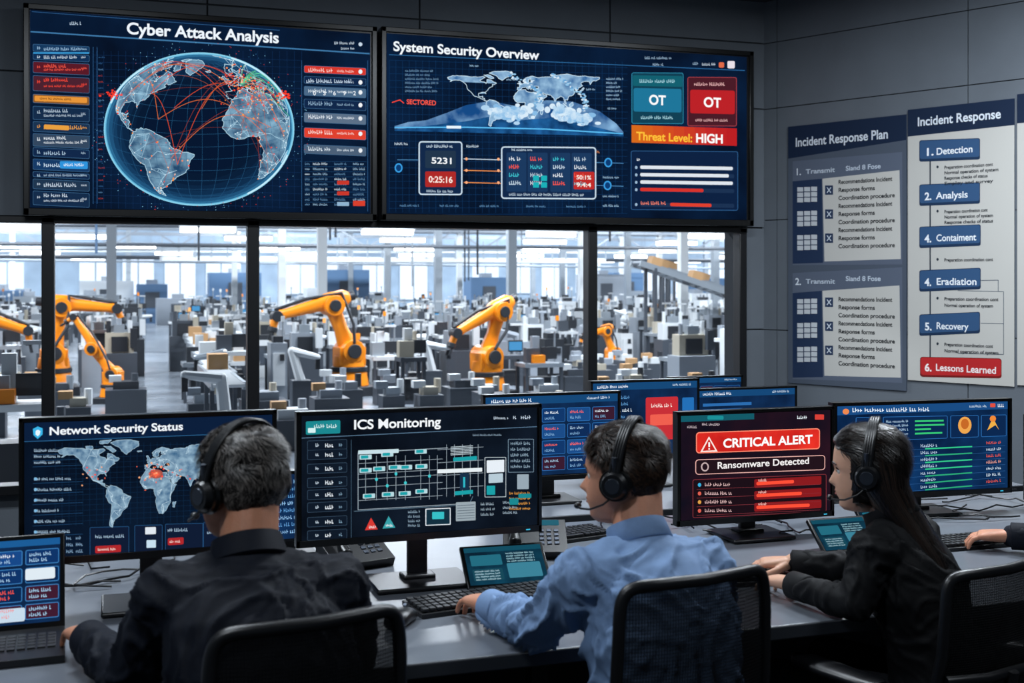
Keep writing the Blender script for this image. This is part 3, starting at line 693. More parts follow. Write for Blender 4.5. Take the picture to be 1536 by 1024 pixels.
for y, x1, c in ((248, 1100, '#dfe6ee'), (259, 1094, '#dfe6ee'), (270, 1100, '#dfe6ee'), (281, 1056, '#d8342c'), (303, 1068, '#e0402f')):
    P.rr(961, y - 2, 1102, y + 4, '#1c3252', 2.5, 2, 1); P.rr(961 if y != 303 else 1006, y - 2, x1, y + 3, c, 3, 2, 1); P.ell(955, y + 1, 2, 2.4, '#9ab8d4', 3, 8)
P.pt(956, 962, 234, 5, '#e8f0f8', 3); P.pt(962, 1002, 299, 5, '#ff8a70', 3.5)
P.done()

# ------------------------------------------------------------------ desktop monitors
def monitor(name, xc, y, w, h, zt, rz=0, deskz=.75, base=.24, stand=True):
    zc = zt - h / 2; e = empty(name, (xc, y, zc), rz)
    mb = MB(); mb.box((0, .016, 0), (w, .028, h), M_bezel); b = .009
    mb.box((0, -.001, h / 2 - b / 2), (w, .008, b), M_bezel); mb.box((0, -.001, -h / 2 + .009), (w, .008, .018), M_bezel)
    for s_ in (-1, 1): mb.box((s_ * (w / 2 - b / 2), -.001, 0), (b, .008, h), M_bezel)
    mb.box((0, .042, -.01), (w * .55, .03, h * .6), M_dark); mb.box((w * .44, -.0055, -h / 2 + .008), (.012, .001, .003), em('#40c8f0', 1))
    mb.build('housing', e, bevel=.003)
    sb = MB(); zb = deskz - zc
    sb.box((0, .065, (zb - .02) / 2), (.055, .022, abs(zb) + .0), M_black); sb.box((0, .05, 0), (.08, .03, .08), M_black)
    sb.box((0, .04, zb + .008), (base, .19, .012), M_black); sb.box((0, .06, zb + .018), (.09, .06, .014), M_black)
    sb.build('stand', e, bevel=.005)
    return e
DK1 = em_noise('#060d1a', '#0c1c32', 5, 1.0, .3, .75)
DKB = em_noise('#0a1a34', '#143662', 7, 1.0, .3, .75)
DKR = em_noise('#0c0f1c', '#2a1420', 6, 1.0, .3, .75)

m1 = monitor('network_status_monitor', .0955, 3.12, .615, .358, 1.237)
P = Panel(m1, (28, 415, 627, 613, 835, 850), .615, .358)
P.poly([(36, 634), (408, 621), (408, 826), (36, 838)], DK1, 0)
P.poly([(36, 634), (408, 621), (408, 648), (36, 661)], '#0c1f3c', .6); P.line([(36, 662), (408, 649)], 1, '#2c6494', 1)
P.poly([(48, 643), (55, 639), (62, 642), (62, 651), (55, 658), (49, 652)], '#3ab4e8', 2, False); P.poly([(52, 646), (55, 644), (59, 646), (58, 651), (55, 654), (52, 651)], '#e8f8ff', 2.5, False)
P.text('Network Security Status', 71, 652, 12, '#f2f8ff', 3, 197, .022)
P.pt(338, 370, 634, 4, '#b8cce0'); P.pt(384, 398, 632, 6, '#e0e8f0')
for i in range(32): P.line([(80 + i * 10, 664), (80 + i * 10, 790)], .35, '#123050', .5)
for i in range(15): P.line([(80, 672 + i * 8), (400, 664 + i * 8)], .35, '#123050', .5)
fx = lambda a: 84 + (a + 168) * .80
fy = lambda b: 741 - b * 0.98
P.world(fx, fy, LANDS, 2, (), '#b4d4e8', .5)
NP = [(fx(a), fy(b)) for a, b in landpts(150, ['NA', 'SA', 'AF', 'EU', 'EU'])]; P.net(NP, '#d0e8f4', .35, 14, 2.6)
for i in range(60): P.ell(random.choice((random.gauss(222, 9), random.gauss(135, 9), random.gauss(240, 20))), random.gauss(712, 9), random.uniform(.6, 1.8), random.uniform(.6, 1.8), random.choice(('#ff6a48', '#ffb080', '#ff4a38')), 3, 6)
for r_, c_ in ((9, '#a8544a'), (6, '#d05c48'), (3.5, '#ff6a4c')): P.ell(228, 713, r_ * 1.2, r_ * .8, c_, 2.8 + (9 - r_) * .02, 16)
for i, y in enumerate((673, 682, 691, 716, 732, 748, 764, 780, 796)):
    P.pt(50, random.choice((86, 96, 104)) if i > 2 else 88, y, 4.4, '#a8c4dc'); P.line([(48, y + 9), (120, y + 7)], .5, '#24507c', 1)
    if i > 2: P.ell(46 + 6, y + 2, 2.4, 2.4, '#7fb8e0', 3, 8)
for x, c in ((130, 0), (196, 0), (242, 0), (300, 1), (352, 0)): P.frame(x, 793 - (x - 130) * .02, x + (58 if x != 196 else 42), 838 - (x - 130) * .045, '#24507c', 1, .8, 2, '#101c34')
P.pt(138, 182, 805, 5, '#a8c4dc'); P.pt(246, 280, 798, 5, '#a8c4dc'); P.rr(138, 822, 176, 833, '#b0282c', 3, 2, -1); P.rr(246, 813, 270, 824, '#b0282c', 3, 2, -1); P.pt(142, 170, 825, 4, '#ffe0d8', 4); P.pt(249, 266, 816, 4, '#ffe0d8', 4)
P.rr(212, 795, 228, 806, '#e0e8f0', 3, 1); P.rr(214, 815, 228, 827, '#c8e0f0', 3, 1); P.pt(306, 350, 803, 5, '#a8c4dc', 3)
for i in range(6): P.pt(96 + (i % 2) * 14, 106 + (i % 2) * 14, 806 + (i // 2) * 10, 5, '#7fa0c0', 3)
P.done()

m2 = monitor('ics_monitoring_monitor', .79, 3.12, .674, .352, 1.229, base=.27)
P = Panel(m2, (444, 812, 618, 605, 804, 822), .674, .352)
P.poly([(452, 624), (805, 611), (805, 794), (452, 812)], em_noise('#080d16', '#121c2a', 6), 0)
P.line([(452, 657), (805, 641)], 1, '#5c7c98', 1)
P.rr(458, 632, 508, 652, '#1c8890', 1, 2, -2); P.pt(470, 504, 636, 6, '#d8f4f4', 2); P.rr(461, 642, 472, 649, '#d8f4f4', 2, 1)
P.text('ICS Monitoring', 527, 644, 14, '#f4f8fc', 3, 129, .022)
P.pt(738, 762, 625, 4.5, '#c8d8e8'); P.pt(768, 775, 624, 5, '#c8d8e8'); P.pt(780, 796, 623, 6, '#c8d8e8'); P.pt(706, 750, 652, 3, '#8fa8bc')
P.line([(524, 660), (524, 808)], .8, '#3c5468', 1)
for i, y in enumerate((661, 675, 696, 717, 735, 754, 776, 796)):
    P.frame(460, y, 518, y + 15, '#34485c', 1, .7, 2, '#101a28', -2)
    P.pt(472, 478, y + 4, 5, '#c8d8e8', 3); P.pt(486, 500, y + 4, 6, '#e8f0f8', 3); P.pt(506, 512, y + 4, 5, '#7fa0b8', 3)
wl = '#9aa8b4'; T = '#1ca0a8'
nodes = [(545, 686), (577, 682), (627, 678), (545, 706), (565, 704), (588, 702), (605, 702), (628, 701), (550, 745), (578, 743), (603, 742), (628, 739)]
for x, y in nodes:
    P.rr(x - 9, y - 3, x + 9, y + 4, '#b8d8e0', 3, 1, -.6); P.rr(x - 7, y - 2, x + 4, y + 2.6, T, 3.6, 1, -.4)
for y in (696, 712, 720, 732, 752): P.line([(534, y), (660, y - 6)], .7, wl, 2)
for x in (545, 561, 577, 590, 604, 627, 640, 652): P.line([(x, 684), (x, 752)], .7, wl, 2)
for x, y in ((561, 720), (590, 712), (604, 726), (640, 716), (577, 730)): P.ell(x, y, 2.2, 2.6, '#40c8d0', 3, 10)
P.line([(534, 680), (534, 766), (700, 759)], 1, wl, 2); P.line([(534, 680), (668, 673)], 1, wl, 2)
for i in range(5): P.line([(666 + i * 12, 668), (666 + i * 12, 748)], .7, wl, 2)
for i in range(4): P.line([(652, 676 + i * 20), (722, 672 + i * 20)], .7, wl, 2)
for x, y, w_, c in ((652, 706, 68, '#e8f0f4'), (676, 688, 36, '#1ca0a8'), (678, 740, 28, '#1ca0a8'), (534, 676, 60, '#c8e0e8')): P.rr(x, y, x + w_, y + 6, c, 3.4, 1, -2)
P.rect(686, 712, 700, 738, '#183048', 3); P.rect(691, 718, 694, 734, '#30b8c8', 4)
P.frame(724, 688, 757, 750, '#c8d4dc', 2, .8, 1, '#101a28'); P.rr(727, 693, 754, 712, '#e8f0f8', 3, 1, -1); P.rr(730, 714, 752, 728, '#b8ccd8', 3, 1, -1); P.rr(727, 732, 740, 746, '#1ca0a8', 3, 1)
for i in range(6): P.line([(672, 672 + i * 2.4), (706, 670 + i * 2.4)], .9, '#c8d8e0', 3)
P.frame(760, 660, 800, 712, '#7890a4', 2, .8, 1, '#101a28'); P.rr(774, 715, 792, 738, '#98a8b4', 3, 1)
for i in range(5): P.pt(764, 796, 664 + i * 9, 5, '#8fa8bc', 3.6)
for i in range(4): P.pt(762, 796, 742 + i * 8, 4, random.choice(('#e8a048', '#8fa8bc')), 3)
P.rr(776, 745, 796, 752, '#1c8890', 3.4, 1); P.rr(762, 752, 776, 762, '#1c8890', 3.4, 1)
P.poly([(553, 778), (563, 796), (544, 797)], '#d83a34', 3); P.poly([(579, 776), (589, 794), (570, 795)], '#38a0a8', 3)
P.pt(550, 560, 790, 4, '#ffffff', 4); P.pt(575, 585, 788, 4, '#ffffff', 4)
for i in range(4): P.pt(608, 626, 768 + i * 7, 4, '#8fa8bc', 3)
P.frame(634, 766, 672, 792, '#e8f0f8', 3, 1.2, 1, '#143040', -1); P.rr(644, 771, 662, 782, '#38c0c8', 4, 1)
P.rr(680, 757, 710, 786, '#9aa8b0', 3, 1, -1)
for i in range(6): P.line([(682, 762 + i * 4), (708, 761 + i * 4)], .8, '#405060', 4)
for i in range(3): P.pt(718, 740, 758 + i * 8, 4, '#a0b4c4', 3); P.pt(752, 776, 756 + i * 8, 4, '#a0b4c4', 3)
P.line([(528, 768), (700, 761), (706, 748)], .8, '#607c90', 2)
P.done()

m3 = monitor('critical_alert_monitor', 1.94, 3.36, .561, .355, 1.162, base=.22)
P = Panel(m3, (1015, 1251, 618, 607, 775, 790), .561, .355)
P.poly([(1021, 624), (1246, 613), (1246, 767), (1021, 781)], DKR, 0)
P.poly([(1021, 624), (1130, 619), (1130, 628), (1021, 633)], '#145a68', .6); P.rr(1060, 623, 1084, 629, '#1c9098', 1.2, 2); P.pt(1195, 1212, 622, 5, '#e8f0f8', 2); P.rr(1222, 620, 1236, 628, '#d84038', 2, 1)
P.pt(1030, 1046, 638, 4, '#c8b8c0', 2); P.pt(1052, 1080, 634, 4, '#c8b8c0', 2)
RED = em_noise('#b81a1a', '#ec3428', 9, 1.05, .3, .7)
P.rr(1043, 648, 1230, 680, '#ff8a70', 1, 5, -7); P.rr(1044.5, 649.5, 1228.5, 678.5, RED, 1.5, 4, -7)
P.poly([(1062, 654), (1075, 677), (1049, 678)], '#ffe8e0', 3); P.poly([(1062, 658), (1071.5, 675), (1052.5, 676)], '#c82420', 3.4); P.rect(1061, 663, 1063.4, 670, '#ffffff', 4); P.rect(1061, 672, 1063.4, 674, '#ffffff', 4)
P.text('CRITICAL ALERT', 1083, 671, 13, '#ffffff', 3, 135, .03)
P.frame(1042, 689, 1238, 712, '#e8b0a8', 1, 1.2, 5, '#22141c', -7)
P.text('Ransomware Detected', 1074, 703, 10, '#f4f0f0', 3, 138, .018); P.ell(1056, 700, 6, 7, '#c8b0b0', 3, 12); P.ell(1056, 700, 4, 5, '#22141c', 3.4, 12)
P.frame(1038, 719, 1240, 777, '#7a3038', 1, 1, 3, '#1c1018', -8)
for i in range(4):
    y = 724 + i * 13; P.pt(1056, 1098, y, 5, '#e0b8b8', 3); P.ell(1048, y + 3, 2.6, 3, ('#38b0e0', '#e06050', '#e0a048', '#e06050')[i], 3, 10); P.line([(1044, y + 10), (1230, y + 3)], .5, '#8a3840', 2)
for i in range(3):
    P.rr(1130, 719 + i * 18, 1232, 732 + i * 18, '#8a1c20', 2, 2, -5); P.rr(1133, 723 + i * 18, 1190 + i * 12, 728 + i * 18, '#ff5038', 3, 2, -3); P.pt(1136, 1150, 716 + i * 18 + 2, 4, '#ffc8c0', 4)
P.done()

m4 = monitor('event_log_monitor', 2.69, 3.52, .70, .335, 1.150, rz=math.radians(-5))
P = Panel(m4, (1262, 1510, 606, 600, 750, 738), .70, .335)
P.poly([(1268, 611), (1504, 605), (1504, 742), (1268, 730)], em_noise('#081a38', '#103868', 5), 0)
P.poly([(1268, 611), (1504, 605), (1504, 617), (1268, 623)], '#1a4c84', .6); P.pt(1286, 1388, 613, 6, '#e8f4ff', 2); P.ell(1278, 618, 4, 4, '#f08a50', 2, 12); P.pt(1444, 1472, 610, 4, '#c8dcec'); P.rr(1476, 608, 1484, 614, '#e05040', 2, 1); P.pt(1488, 1500, 609, 5, '#e8f0f8')
for x, x1 in ((1290, 1320), (1324, 1412), (1416, 1458), (1462, 1502)): P.frame(x, 626, x1, 660, '#2c6cb0', 1, .8, 2, '#0c2850')
P.ell(1437, 641, 10, 13, '#f0a850', 3, 20); P.ell(1437, 639, 6, 8, '#c86a28', 3.4, 16); P.poly([(1471, 650), (1480, 630), (1490, 650), (1484, 642)], '#f0b048', 3, False); P.ell(1480, 632, 5, 5, '#f08a38', 3.2, 10)
for i in range(4): P.rect(1366, 632 + i * 6, 1366 + random.randint(20, 42), 634.5 + i * 6, '#38c878', 3); P.pt(1328, 1358, 631 + i * 6, 3.4, '#a8c8e4', 3)
for i in range(7):
    y = 667 + i * 10; P.line([(1290, y + 7), (1500, y + 8)], .5, '#2c5c94', 1); P.pt(1374, 1398, y, 4.6, '#b8d0e8', 2); P.rect(1380, y + 6, 1448, y + 8, random.choice(('#34c88c', '#2ca878')), 3); P.pt(1470, 1494, y, 4.6, random.choice(('#e05848', '#e8a090', '#c8dcec')), 2)
P.done()

def busy(name, xc, y, w, h, zt, kind, rz=0, dz=.72):
    m = monitor(name, xc, y, w, h, zt, rz, deskz=dz, base=.2)
    P = Panel(m, (0, 200, 0, 0, 125, 125), w, h); P.rect(4, 4, 196, 117, DKB, 0); P.rect(4, 4, 196, 15, '#164878', .6); P.pt(12, 70, 7, 5, '#e8f4ff'); P.pt(150, 186, 7, 4, '#c8dcec')
    rd = random.Random(len(name) * 3)
    for r in range(4):
        for c_ in range(5):
            if kind == 1:
                x = 10 + c_ * 37; yy = 22 + r * 23
                P.frame(x, yy, x + 34, yy + 20, '#2c6cb0', 1, .8, 2, rd.choice(('#0f2c58', '#12386c', '#1c4c88', '#3a1c30')))
                P.pt(x + 4, x + 26, yy + 4, 4, rd.choice(('#a8c8e4', '#ff6a58', '#e8f4ff')), 3); P.pt(x + 4, x + 20, yy + 12, 4, '#7fb0dc', 3)
    if kind == 2:
        P.rr(100, 28, 160, 95, '#c83038', 2, 3); P.pt(110, 150, 38, 6, '#ffe8e0', 3); P.rr(108, 55, 150, 72, '#f06050', 3, 2)
        for i in range(9): P.pt(12, 60 + rd.randint(0, 30), 24 + i * 10, 5, rd.choice(('#8fc0ec', '#5c98d0', '#e8f4ff')), 2)
        P.rr(168, 30, 190, 60, '#2470b8', 2, 2)
    if kind == 3:
        for i in range(9): P.rect(12, 26 + i * 10, 12 + rd.randint(40, 150), 31 + i * 10, rd.choice(('#c84038', '#2c6cb0', '#38708c')), 2)
    P.done()
    return m
busy('dashboard_monitor', 1.60, 4.30, .56, .334, 1.140, 1)
busy('dashboard_monitor.001', 2.09, 4.52, .49, .33, 1.160, 2)
busy('dashboard_monitor.002', 2.62, 4.62, .49, .31, 1.105, 3)
busy('dashboard_monitor.003', 2.62, 5.0, .38, .26, 1.125, 1)
busy('dashboard_monitor.004', 3.37, 3.45, .50, .31, 1.085, 1, math.radians(-14), .75)
e = empty('compact_monitor', (.50, 3.58, .90)); mb = MB(); mb.box((0, .012, 0), (.32, .02, .21), M_bezel); mb.box((0, .05, -.10), (.05, .02, .12), M_black); mb.box((0, .05, -.143), (.16, .12, .01), M_black); mb.build('housing', e, bevel=.003)
P = Panel(e, (0, 100, 0, 0, 65, 65), .32, .21); P.rect(3, 3, 97, 62, DKB, 0)
for i in range(8): P.pt(8, 90, 8 + i * 6.5, 3.5, random.choice(('#5c98d0', '#8fc0ec')), 2)
P.done()

# ------------------------------------------------------------------ desks
def desk(name, x0, x1, y0, y1, z, fascia=True):
    e = empty(name, ((x0 + x1) / 2, (y0 + y1) / 2, 0)); w = x1 - x0; d = y1 - y0; mb = MB()
    mb.box((0, 0, z - .015), (w, d, .03), M_desk); mb.box((0, -d / 2 - .002, z - .016), (w, .008, .034), M_deskedge)
    mb.box((0, d / 2 - .12, z / 2 - .03), (w - .1, .02, z - .12), M_dark)
    n = max(2, int(w / 1.3) + 1)
    for i in range(n):
        x = -w / 2 + .08 + (w - .16) * i / (n - 1); mb.box((x, .0, z / 2 - .015), (.05, .06, z - .03), M_dark); mb.box((x, 0, .02), (.06, d - .2, .04), M_dark); mb.box((x, 0, z - .05), (.05, d - .15, .04), M_dark)
    mb.box((0, d / 2 - .25, z - .09), (w - .2, .12, .04), M_dark)
    mb.build('desk_body', e, bevel=.004); return e
desk('control_desk', -1.5, 3.75, 2.50, 3.80, .75)
desk('control_desk.001', .9, 3.6, 4.05, 5.3, .72)

def keyboard(name, x, y, rz, w=.40, d=.13, z=.75):
    e = empty(name, (x, y, z), rz); mb = MB(); mb.box((0, 0, .008), (w, d, .012), M_black, Matrix.Rotation(math.radians(2), 3, 'X'))
    cols_ = int(w / .0195); 
    for r in range(5):
        for c in range(cols_):
            if r == 0 and 4 < c < 10:
                if c == 5: mb.box((-w / 2 + .012 + 7 * .0193, -d / 2 + .018, .018), (.09, .015, .008), M_key)
                continue
            mb.box((-w / 2 + .014 + c * .0193, -d / 2 + .018 + r * .0235, .018 + r * .0008), (.0155, .018, .008), M_key)
    mb.build('keyboard_body', e, bevel=.0015); return e
keyboard('keyboard', .90, 2.915, math.radians(9)); keyboard('keyboard', .24, 2.86, math.radians(-4), .34); keyboard('keyboard', 1.72, 2.90, math.radians(-6), .38)
keyboard('keyboard', 1.36, 3.56, math.radians(12), .30); keyboard('keyboard', 2.55, 3.08, 0, .36)
def mouse(x, y, rz):
    e = empty('computer_mouse', (x, y, .75), rz); mb = MB()
    mb.rings([((0, yy, zz * .5), V((hw, 0, 0)), V((0, 0, zz * .5))) for yy, hw, zz in ((-.056, .012, .012), (-.05, .024, .026), (-.03, .031, .036), (0, .031, .040), (.03, .030, .034), (.052, .025, .022), (.058, .014, .012))], M_black, 20, .8)
    mb.cyl((-.004, .03, .034), (.004, .03, .034), .008, m=M_metal, n=12); mb.box((0, .042, .029), (.0015, .03, .004), M_bezel)
    mb.build('mouse_body', e, ang=60)
    c = MB(); c.tube([(0, .058, .008), (.005, .075, .004), (-.02, .11, .004), (-.04, .15, .004)], .002, M_black, 6); c.build('mouse_cable', e)
mouse(.655, 2.80, math.radians(-35)); mouse(2.05, 2.86, .2); mouse(3.2, 3.0, 0)
def slate(name, x, y, w, h, tilt, rz, z=.75, col=1):
    e = empty(name, (x, y, z), rz); s_ = empty('tilt_frame', (0, 0, 0)); s_.parent = e; s_.rotation_euler = (math.radians(-tilt), 0, 0); s_.location = (0, 0, .006)
    mb = MB(); mb.box((0, .008, h / 2), (w, .014, h), M_bezel); mb.build('shell', s_, bevel=.003)
    pe = empty('screen_plane', (0, 0, h / 2)); pe.parent = s_
    P = Panel(pe, (0, 130, 0, 0, 80, 80), w, h); P.rect(5, 5, 125, 75, em_noise('#0a2030', '#124258', 12), 0)
    P.rect(5, 5, 125, 14, '#144c60', .6); P.rr(12, 20, 60, 40, '#246c80', 1, 2); P.rr(66, 38, 118, 66, '#3c8298', 1, 2); P.rr(12, 46, 58, 68, '#184858', 1, 2)
    for i in range(4): P.pt(68, 112, 18 + i * 5, 3.2, '#a8d8e4', 2); P.pt(15, 54, 49 + i * 5, 3, '#b8dce8', 2)
    P.done(); b = MB(); b.box((0, .07, .02), (w * .5, .05, .035), M_black); b.build('kickstand', e, bevel=.004)
slate('desk_tablet', 1.01, 3.035, .235, .135, 48, math.radians(-3))
slate('desk_tablet', 2.12, 3.10, .2, .13, 50, 0); slate('desk_tablet', 2.36, 3.25, .16, .12, 45, 0)
for x, y, r in ((.66, 3.42, .3), (1.20, 3.38, -.3)):
    e = empty('desk_phone', (x, y, .75), r); mb = MB(); Rx = Matrix.Rotation(math.radians(25), 3, 'X'); mb.box((0, 0, .045), (.19, .16, .03), M_black, Rx); mb.box((0, .03, .025), (.17, .08, .05), M_black)
    for i in range(4):
        for j in range(3): mb.box(V((.02 + j * .022, 0, .062)) + Rx @ V((0, -.045 + i * .02, 0)), (.015, .013, .006), M_metal, Rx)
    mb.box(V((.04, 0, .062)) + Rx @ V((0, .055, 0)), (.07, .025, .004), em('#2c6c80', .8), Rx)
    hs_ = V((-.06, 0, .075)); mb.tube([hs_ + Rx @ V((0, yy, zz)) for yy, zz in ((-.085, -.01), (-.07, .01), (-.03, .018), (.03, .018), (.07, .01), (.085, -.01))], [.018, .02, .012, .012, .02, .018], M_bezel, 10); mb.build('phone_body', e, bevel=.002)
e = empty('laptop', (-.275, 2.97, .75), math.radians(2)); mb = MB(); mb.box((0, -.115, .009), (.345, .235, .016), M_black)
for r in range(5):
    for c in range(15): mb.box((-.145 + c * .0207, -.155 + r * .0235, .0185), (.0165, .018, .004), M_key)
mb.box((0, -.205, .0176), (.09, .045, .001), M_dark); mb.build('base', e, bevel=.002)
s_ = empty('lid_hinge', (0, .0, .014)); s_.parent = e; s_.rotation_euler = (math.radians(-15), 0, 0)
mb = MB(); mb.box((0, .007, .108), (.345, .012, .216), M_bezel); mb.build('lid', s_, bevel=.003)
pe = empty('screen_plane', (0, 0, .108)); pe.parent = s_
P = Panel(pe, (0, 160, 0, 0, 100, 100), .345, .216); P.rect(5, 5, 155, 93, DKB, 0); P.rect(5, 5, 155, 12, '#1c5c98', .6)
for r in range(4):
    for c in range(4):
        x = 9 + c * 37; y = 16 + r * 19; P.frame(x, y, x + 34, y + 16, '#3c80c0', 1, .8, 2, random.choice(('#103468', '#184888', '#0c2850', '#401c30')))
        P.pt(x + 4, x + 28, y + 3, 4, random.choice(('#ff5a48', '#a8d0f0', '#e8f4ff')), 3); P.pt(x + 4, x + 22, y + 9, 4, random.choice(('#a8d0f0', '#ff5a48')), 3)
P.rr(84, 76, 120, 90, '#c8dcec', 3, 2); P.rr(46, 40, 70, 50, '#d03830', 3.4, 2); P.rr(120, 36, 150, 48, '#e0ecf4', 3.4, 2)
P.done()
cb = MB(); rd = random.Random(3)
for i in range(24):
    x = rd.uniform(1.5, 3.2) if i > 5 else rd.uniform(-.1, .3); y = rd.uniform(3.4, 3.7); pts = []
    a = rd.uniform(0, 6.28)
    for k in range(9): pts.append((x, y, .754 + rd.uniform(0, .015))); a += rd.uniform(-.8, .8); x += .06 * math.cos(a); y = min(3.76, max(3.36, y + .05 * math.sin(a)))
    cb.tube(pts, .003, M_black, 6)
cb.build('cable_bundle')
# ------------------------------------------------------------------ chairs
M_meshb = seethrough('chair_mesh', '#0a0c10', .88, False, 260); M_seat = pm('seat_fabric', '#0d0f13', .85, bump=.3, bscale=400)
def chair(x, y, az, top=1.0, w=.42):
    e = empty('office_chair', (x, y, 0), -math.radians(az)); hw = w / 2
    mb = MB(); zb = .56
    def bp(u, v):
        ww = hw * (1.06 - .06 * v); return V((u * ww, -.235 - .05 * v + .035 * (u * u) - .02 * math.sin(math.pi * v), zb + (top - zb) * v))
    path = []
    for i in range(88):
        t = 2 * math.pi * i / 88; c, s_ = math.cos(t), math.sin(t)
        u = math.copysign(abs(c) ** .2, c); v = .5 + .5 * math.copysign(abs(s_) ** .2, s_); path.append(bp(u, v))
    mb.tube(path, .0125, M_black, 10, True)
    n = 16; vs = []; fs = []
    for i in range(n + 1):
        for j in range(n + 1): vs.append(bp(-.97 + 1.94 * i / n, .02 + .96 * j / n))
    for i in range(n):
        for j in range(n): fs.append((i * (n + 1) + j, (i + 1) * (n + 1) + j, (i + 1) * (n + 1) + j + 1, i * (n + 1) + j + 1))
    pb = MB(); pb.add(vs, fs, M_meshb)
    pb.build('back_mesh', e)
    rb = MB()
    for i in range(1, 60): rb.tube([bp(-.96 + 1.92 * i / 60, v_ / 6) + V((0, -.002, 0)) for v_ in range(7)], .0007, M_bezel, 4)
    for j in range(1, 64): rb.tube([bp(-.96 + 1.92 * i / 6, j / 64) + V((0, -.002, 0)) for i in range(7)], .0007, M_bezel, 4)
    rb.build('back_mesh_weave', e, fix=False)
    mb.tube([bp(-.95, .34) - V((0, .012, 0)), bp(-.4, .34) - V((0, .02, 0)), bp(.4, .34) - V((0, .02, 0)), bp(.95, .34) - V((0, .012, 0))], .012, M_black, 8)
    mb.tube([(0, -.06, .38), (0, -.2, .385), (0, -.29, .45), bp(0, .1) - V((0, .03, 0)), bp(0, .36) - V((0, .025, 0))], [.022, .022, .02, .018, .014], M_black, 10)
    for s_ in (-1, 1):
        mb.tube([(s_ * .12, 0, .39), (s_ * .25, 0, .40), (s_ * .265, -.01, .46), (s_ * .265, -.02, .64)], .016, M_black, 10)
        mb.rings([((s_ * .265, yy, .655), V((hh, 0, 0)), V((0, 0, .014))) for yy, hh in ((-.15, .02), (-.13, .036), (0, .042), (.09, .036), (.11, .02))], M_black, 16, .7)
    mb.cyl((0, 0, .10), (0, 0, .26), .028, m=M_black); mb.cyl((0, 0, .26), (0, 0, .38), .018, m=M_metal); mb.box((0, -.02, .385), (.2, .24, .035), M_black)
    for k in range(5):
        a = 2 * math.pi * k / 5 + .3; d = V((math.cos(a), math.sin(a), 0)); mb.tube([d * .02 + V((0, 0, .12)), d * .16 + V((0, 0, .10)), d * .29 + V((0, 0, .075))], [.026, .02, .015], M_black, 8)
        q = V((-d.y, d.x, 0)); c = d * .29 + V((0, 0, .03))
        for s_ in (-1, 1): mb.cyl(c + q * (.008 * s_), c + q * (.022 * s_), .03, m=M_bezel, n=16)
        mb.cyl(c, c + V((0, 0, .05)), .008, m=M_metal, n=8)
    mb.build('frame', e, ang=50)
    sb = MB(); sb.rings([((0, .02, z), V((a_, 0, 0)), V((0, b_, 0))) for z, a_, b_ in ((.40, .19, .20), (.41, .22, .235), (.445, .23, .24), (.47, .22, .225), (.48, .18, .18))], M_seat, 40, .6)
    sb.build('seat', e, ang=60)
    return e
chair(.262, 2.27, -12, 1.0, .335); chair(1.022, 2.33, -10, 1.0, .345); chair(1.86, 2.50, -14, .915, .35); chair(3.02, 2.55, -25, .95, .42)

# ------------------------------------------------------------------ room
M_wall = pm('wall_panel_paint', '#636a72', .75, var=.07, vscale=3, bump=.06, bscale=90)
M_gap = pm('wall_joint', '#23282e', .8)
WY = 6.80
zs, zt = .46, 1.90
bw = MB()
bw.box((1.2, WY + .10, .23), (6.2, .2, .46), M_wall); bw.box((1.2, WY + .10, (zt + 3.35) / 2), (6.2, .2, 3.35 - zt), M_gap)
bw.box((3.95, WY + .10, 1.2), (.30, .2, 1.6), M_gap); bw.box((-1.55, WY + .10, 1.2), (.7, .2, 1.6), M_gap)
x = -1.9
while x < 4.0:
    for z0, z1 in ((zt + .01, 2.66), (2.67, 3.08), (3.09, 3.35)): bw.box((x + .6, WY - .006, (z0 + z1) / 2), (1.19, .012, z1 - z0), M_wall)
    x += 1.2
for z0, z1 in ((.46, 1.25), (1.26, 1.90)): bw.box((3.895, WY - .006, (z0 + z1) / 2), (.17, .012, z1 - z0), M_wall)
bw.build('wall_back', bevel=0, smooth=False)
C = V((3.965, 6.80, 0)); D = V((.438, -.899, 0)).normalized(); ang = math.atan2(D.y, D.x)
ew = empty('wall_right', C, ang)
mb = MB(); mb.box((4.4, .10, 1.68), (9.0, .18, 3.36), M_gap)
tx = -.02
for i in range(8):
    wd = .13 if i == 0 else 1.25
    for z0, z1 in ((0, 1.25), (1.256, 1.95), (1.956, 2.66), (2.666, 3.08), (3.086, 3.36)): mb.box((tx + wd / 2, .004, (z0 + z1) / 2), (wd - .006, .012, z1 - z0), M_wall)
    tx += wd
mb.build('wall_panels', ew, smooth=False)
mb = MB(); mb.box((-2.0, 2.6, 1.68), (.15, 8.8, 3.36), M_wall); mb.build('wall_left', smooth=False)
mb = MB(); mb.box((3.0, -1.6, 1.68), (11, .15, 3.36), M_wall); mb.build('wall_rear', smooth=False)
mb = MB(); mb.box((3.0, 2.6, -.05), (11, 8.6, .1), pm('carpet', '#1c2026', .95, bump=.4, bscale=300)); mb.build('floor', smooth=False)
mb = MB(); mb.box((3.0, 2.6, 3.40), (11, 8.6, .1), pm('ceiling_paint', '#2c3138', .9)); mb.build('ceiling', smooth=False)
mb = MB(); mb.box((4.2 + .0, -.012, .05), (8.4, .02, .1), M_dark); o = mb.build('baseboard_right', smooth=False); o.location = C; o.rotation_euler = (0, 0, ang)
glass = seethrough('window_glass', '#ffffff', .045)
wf = MB()
for xm, wd in ((-1.2, .06), (-.316, .065), (.746, .065), (2.772, .06), (3.80, .05)): wf.box((xm, WY - .005, (zs + zt) / 2), (wd, .09, zt - zs), M_frame)
wf.box((1.3, WY - .005, zt - .012), (5.06, .09, .035), M_frame); wf.box((1.3, WY - .02, zs + .02), (5.06, .13, .05), M_frame)
wf.build('window_frame', bevel=.004)
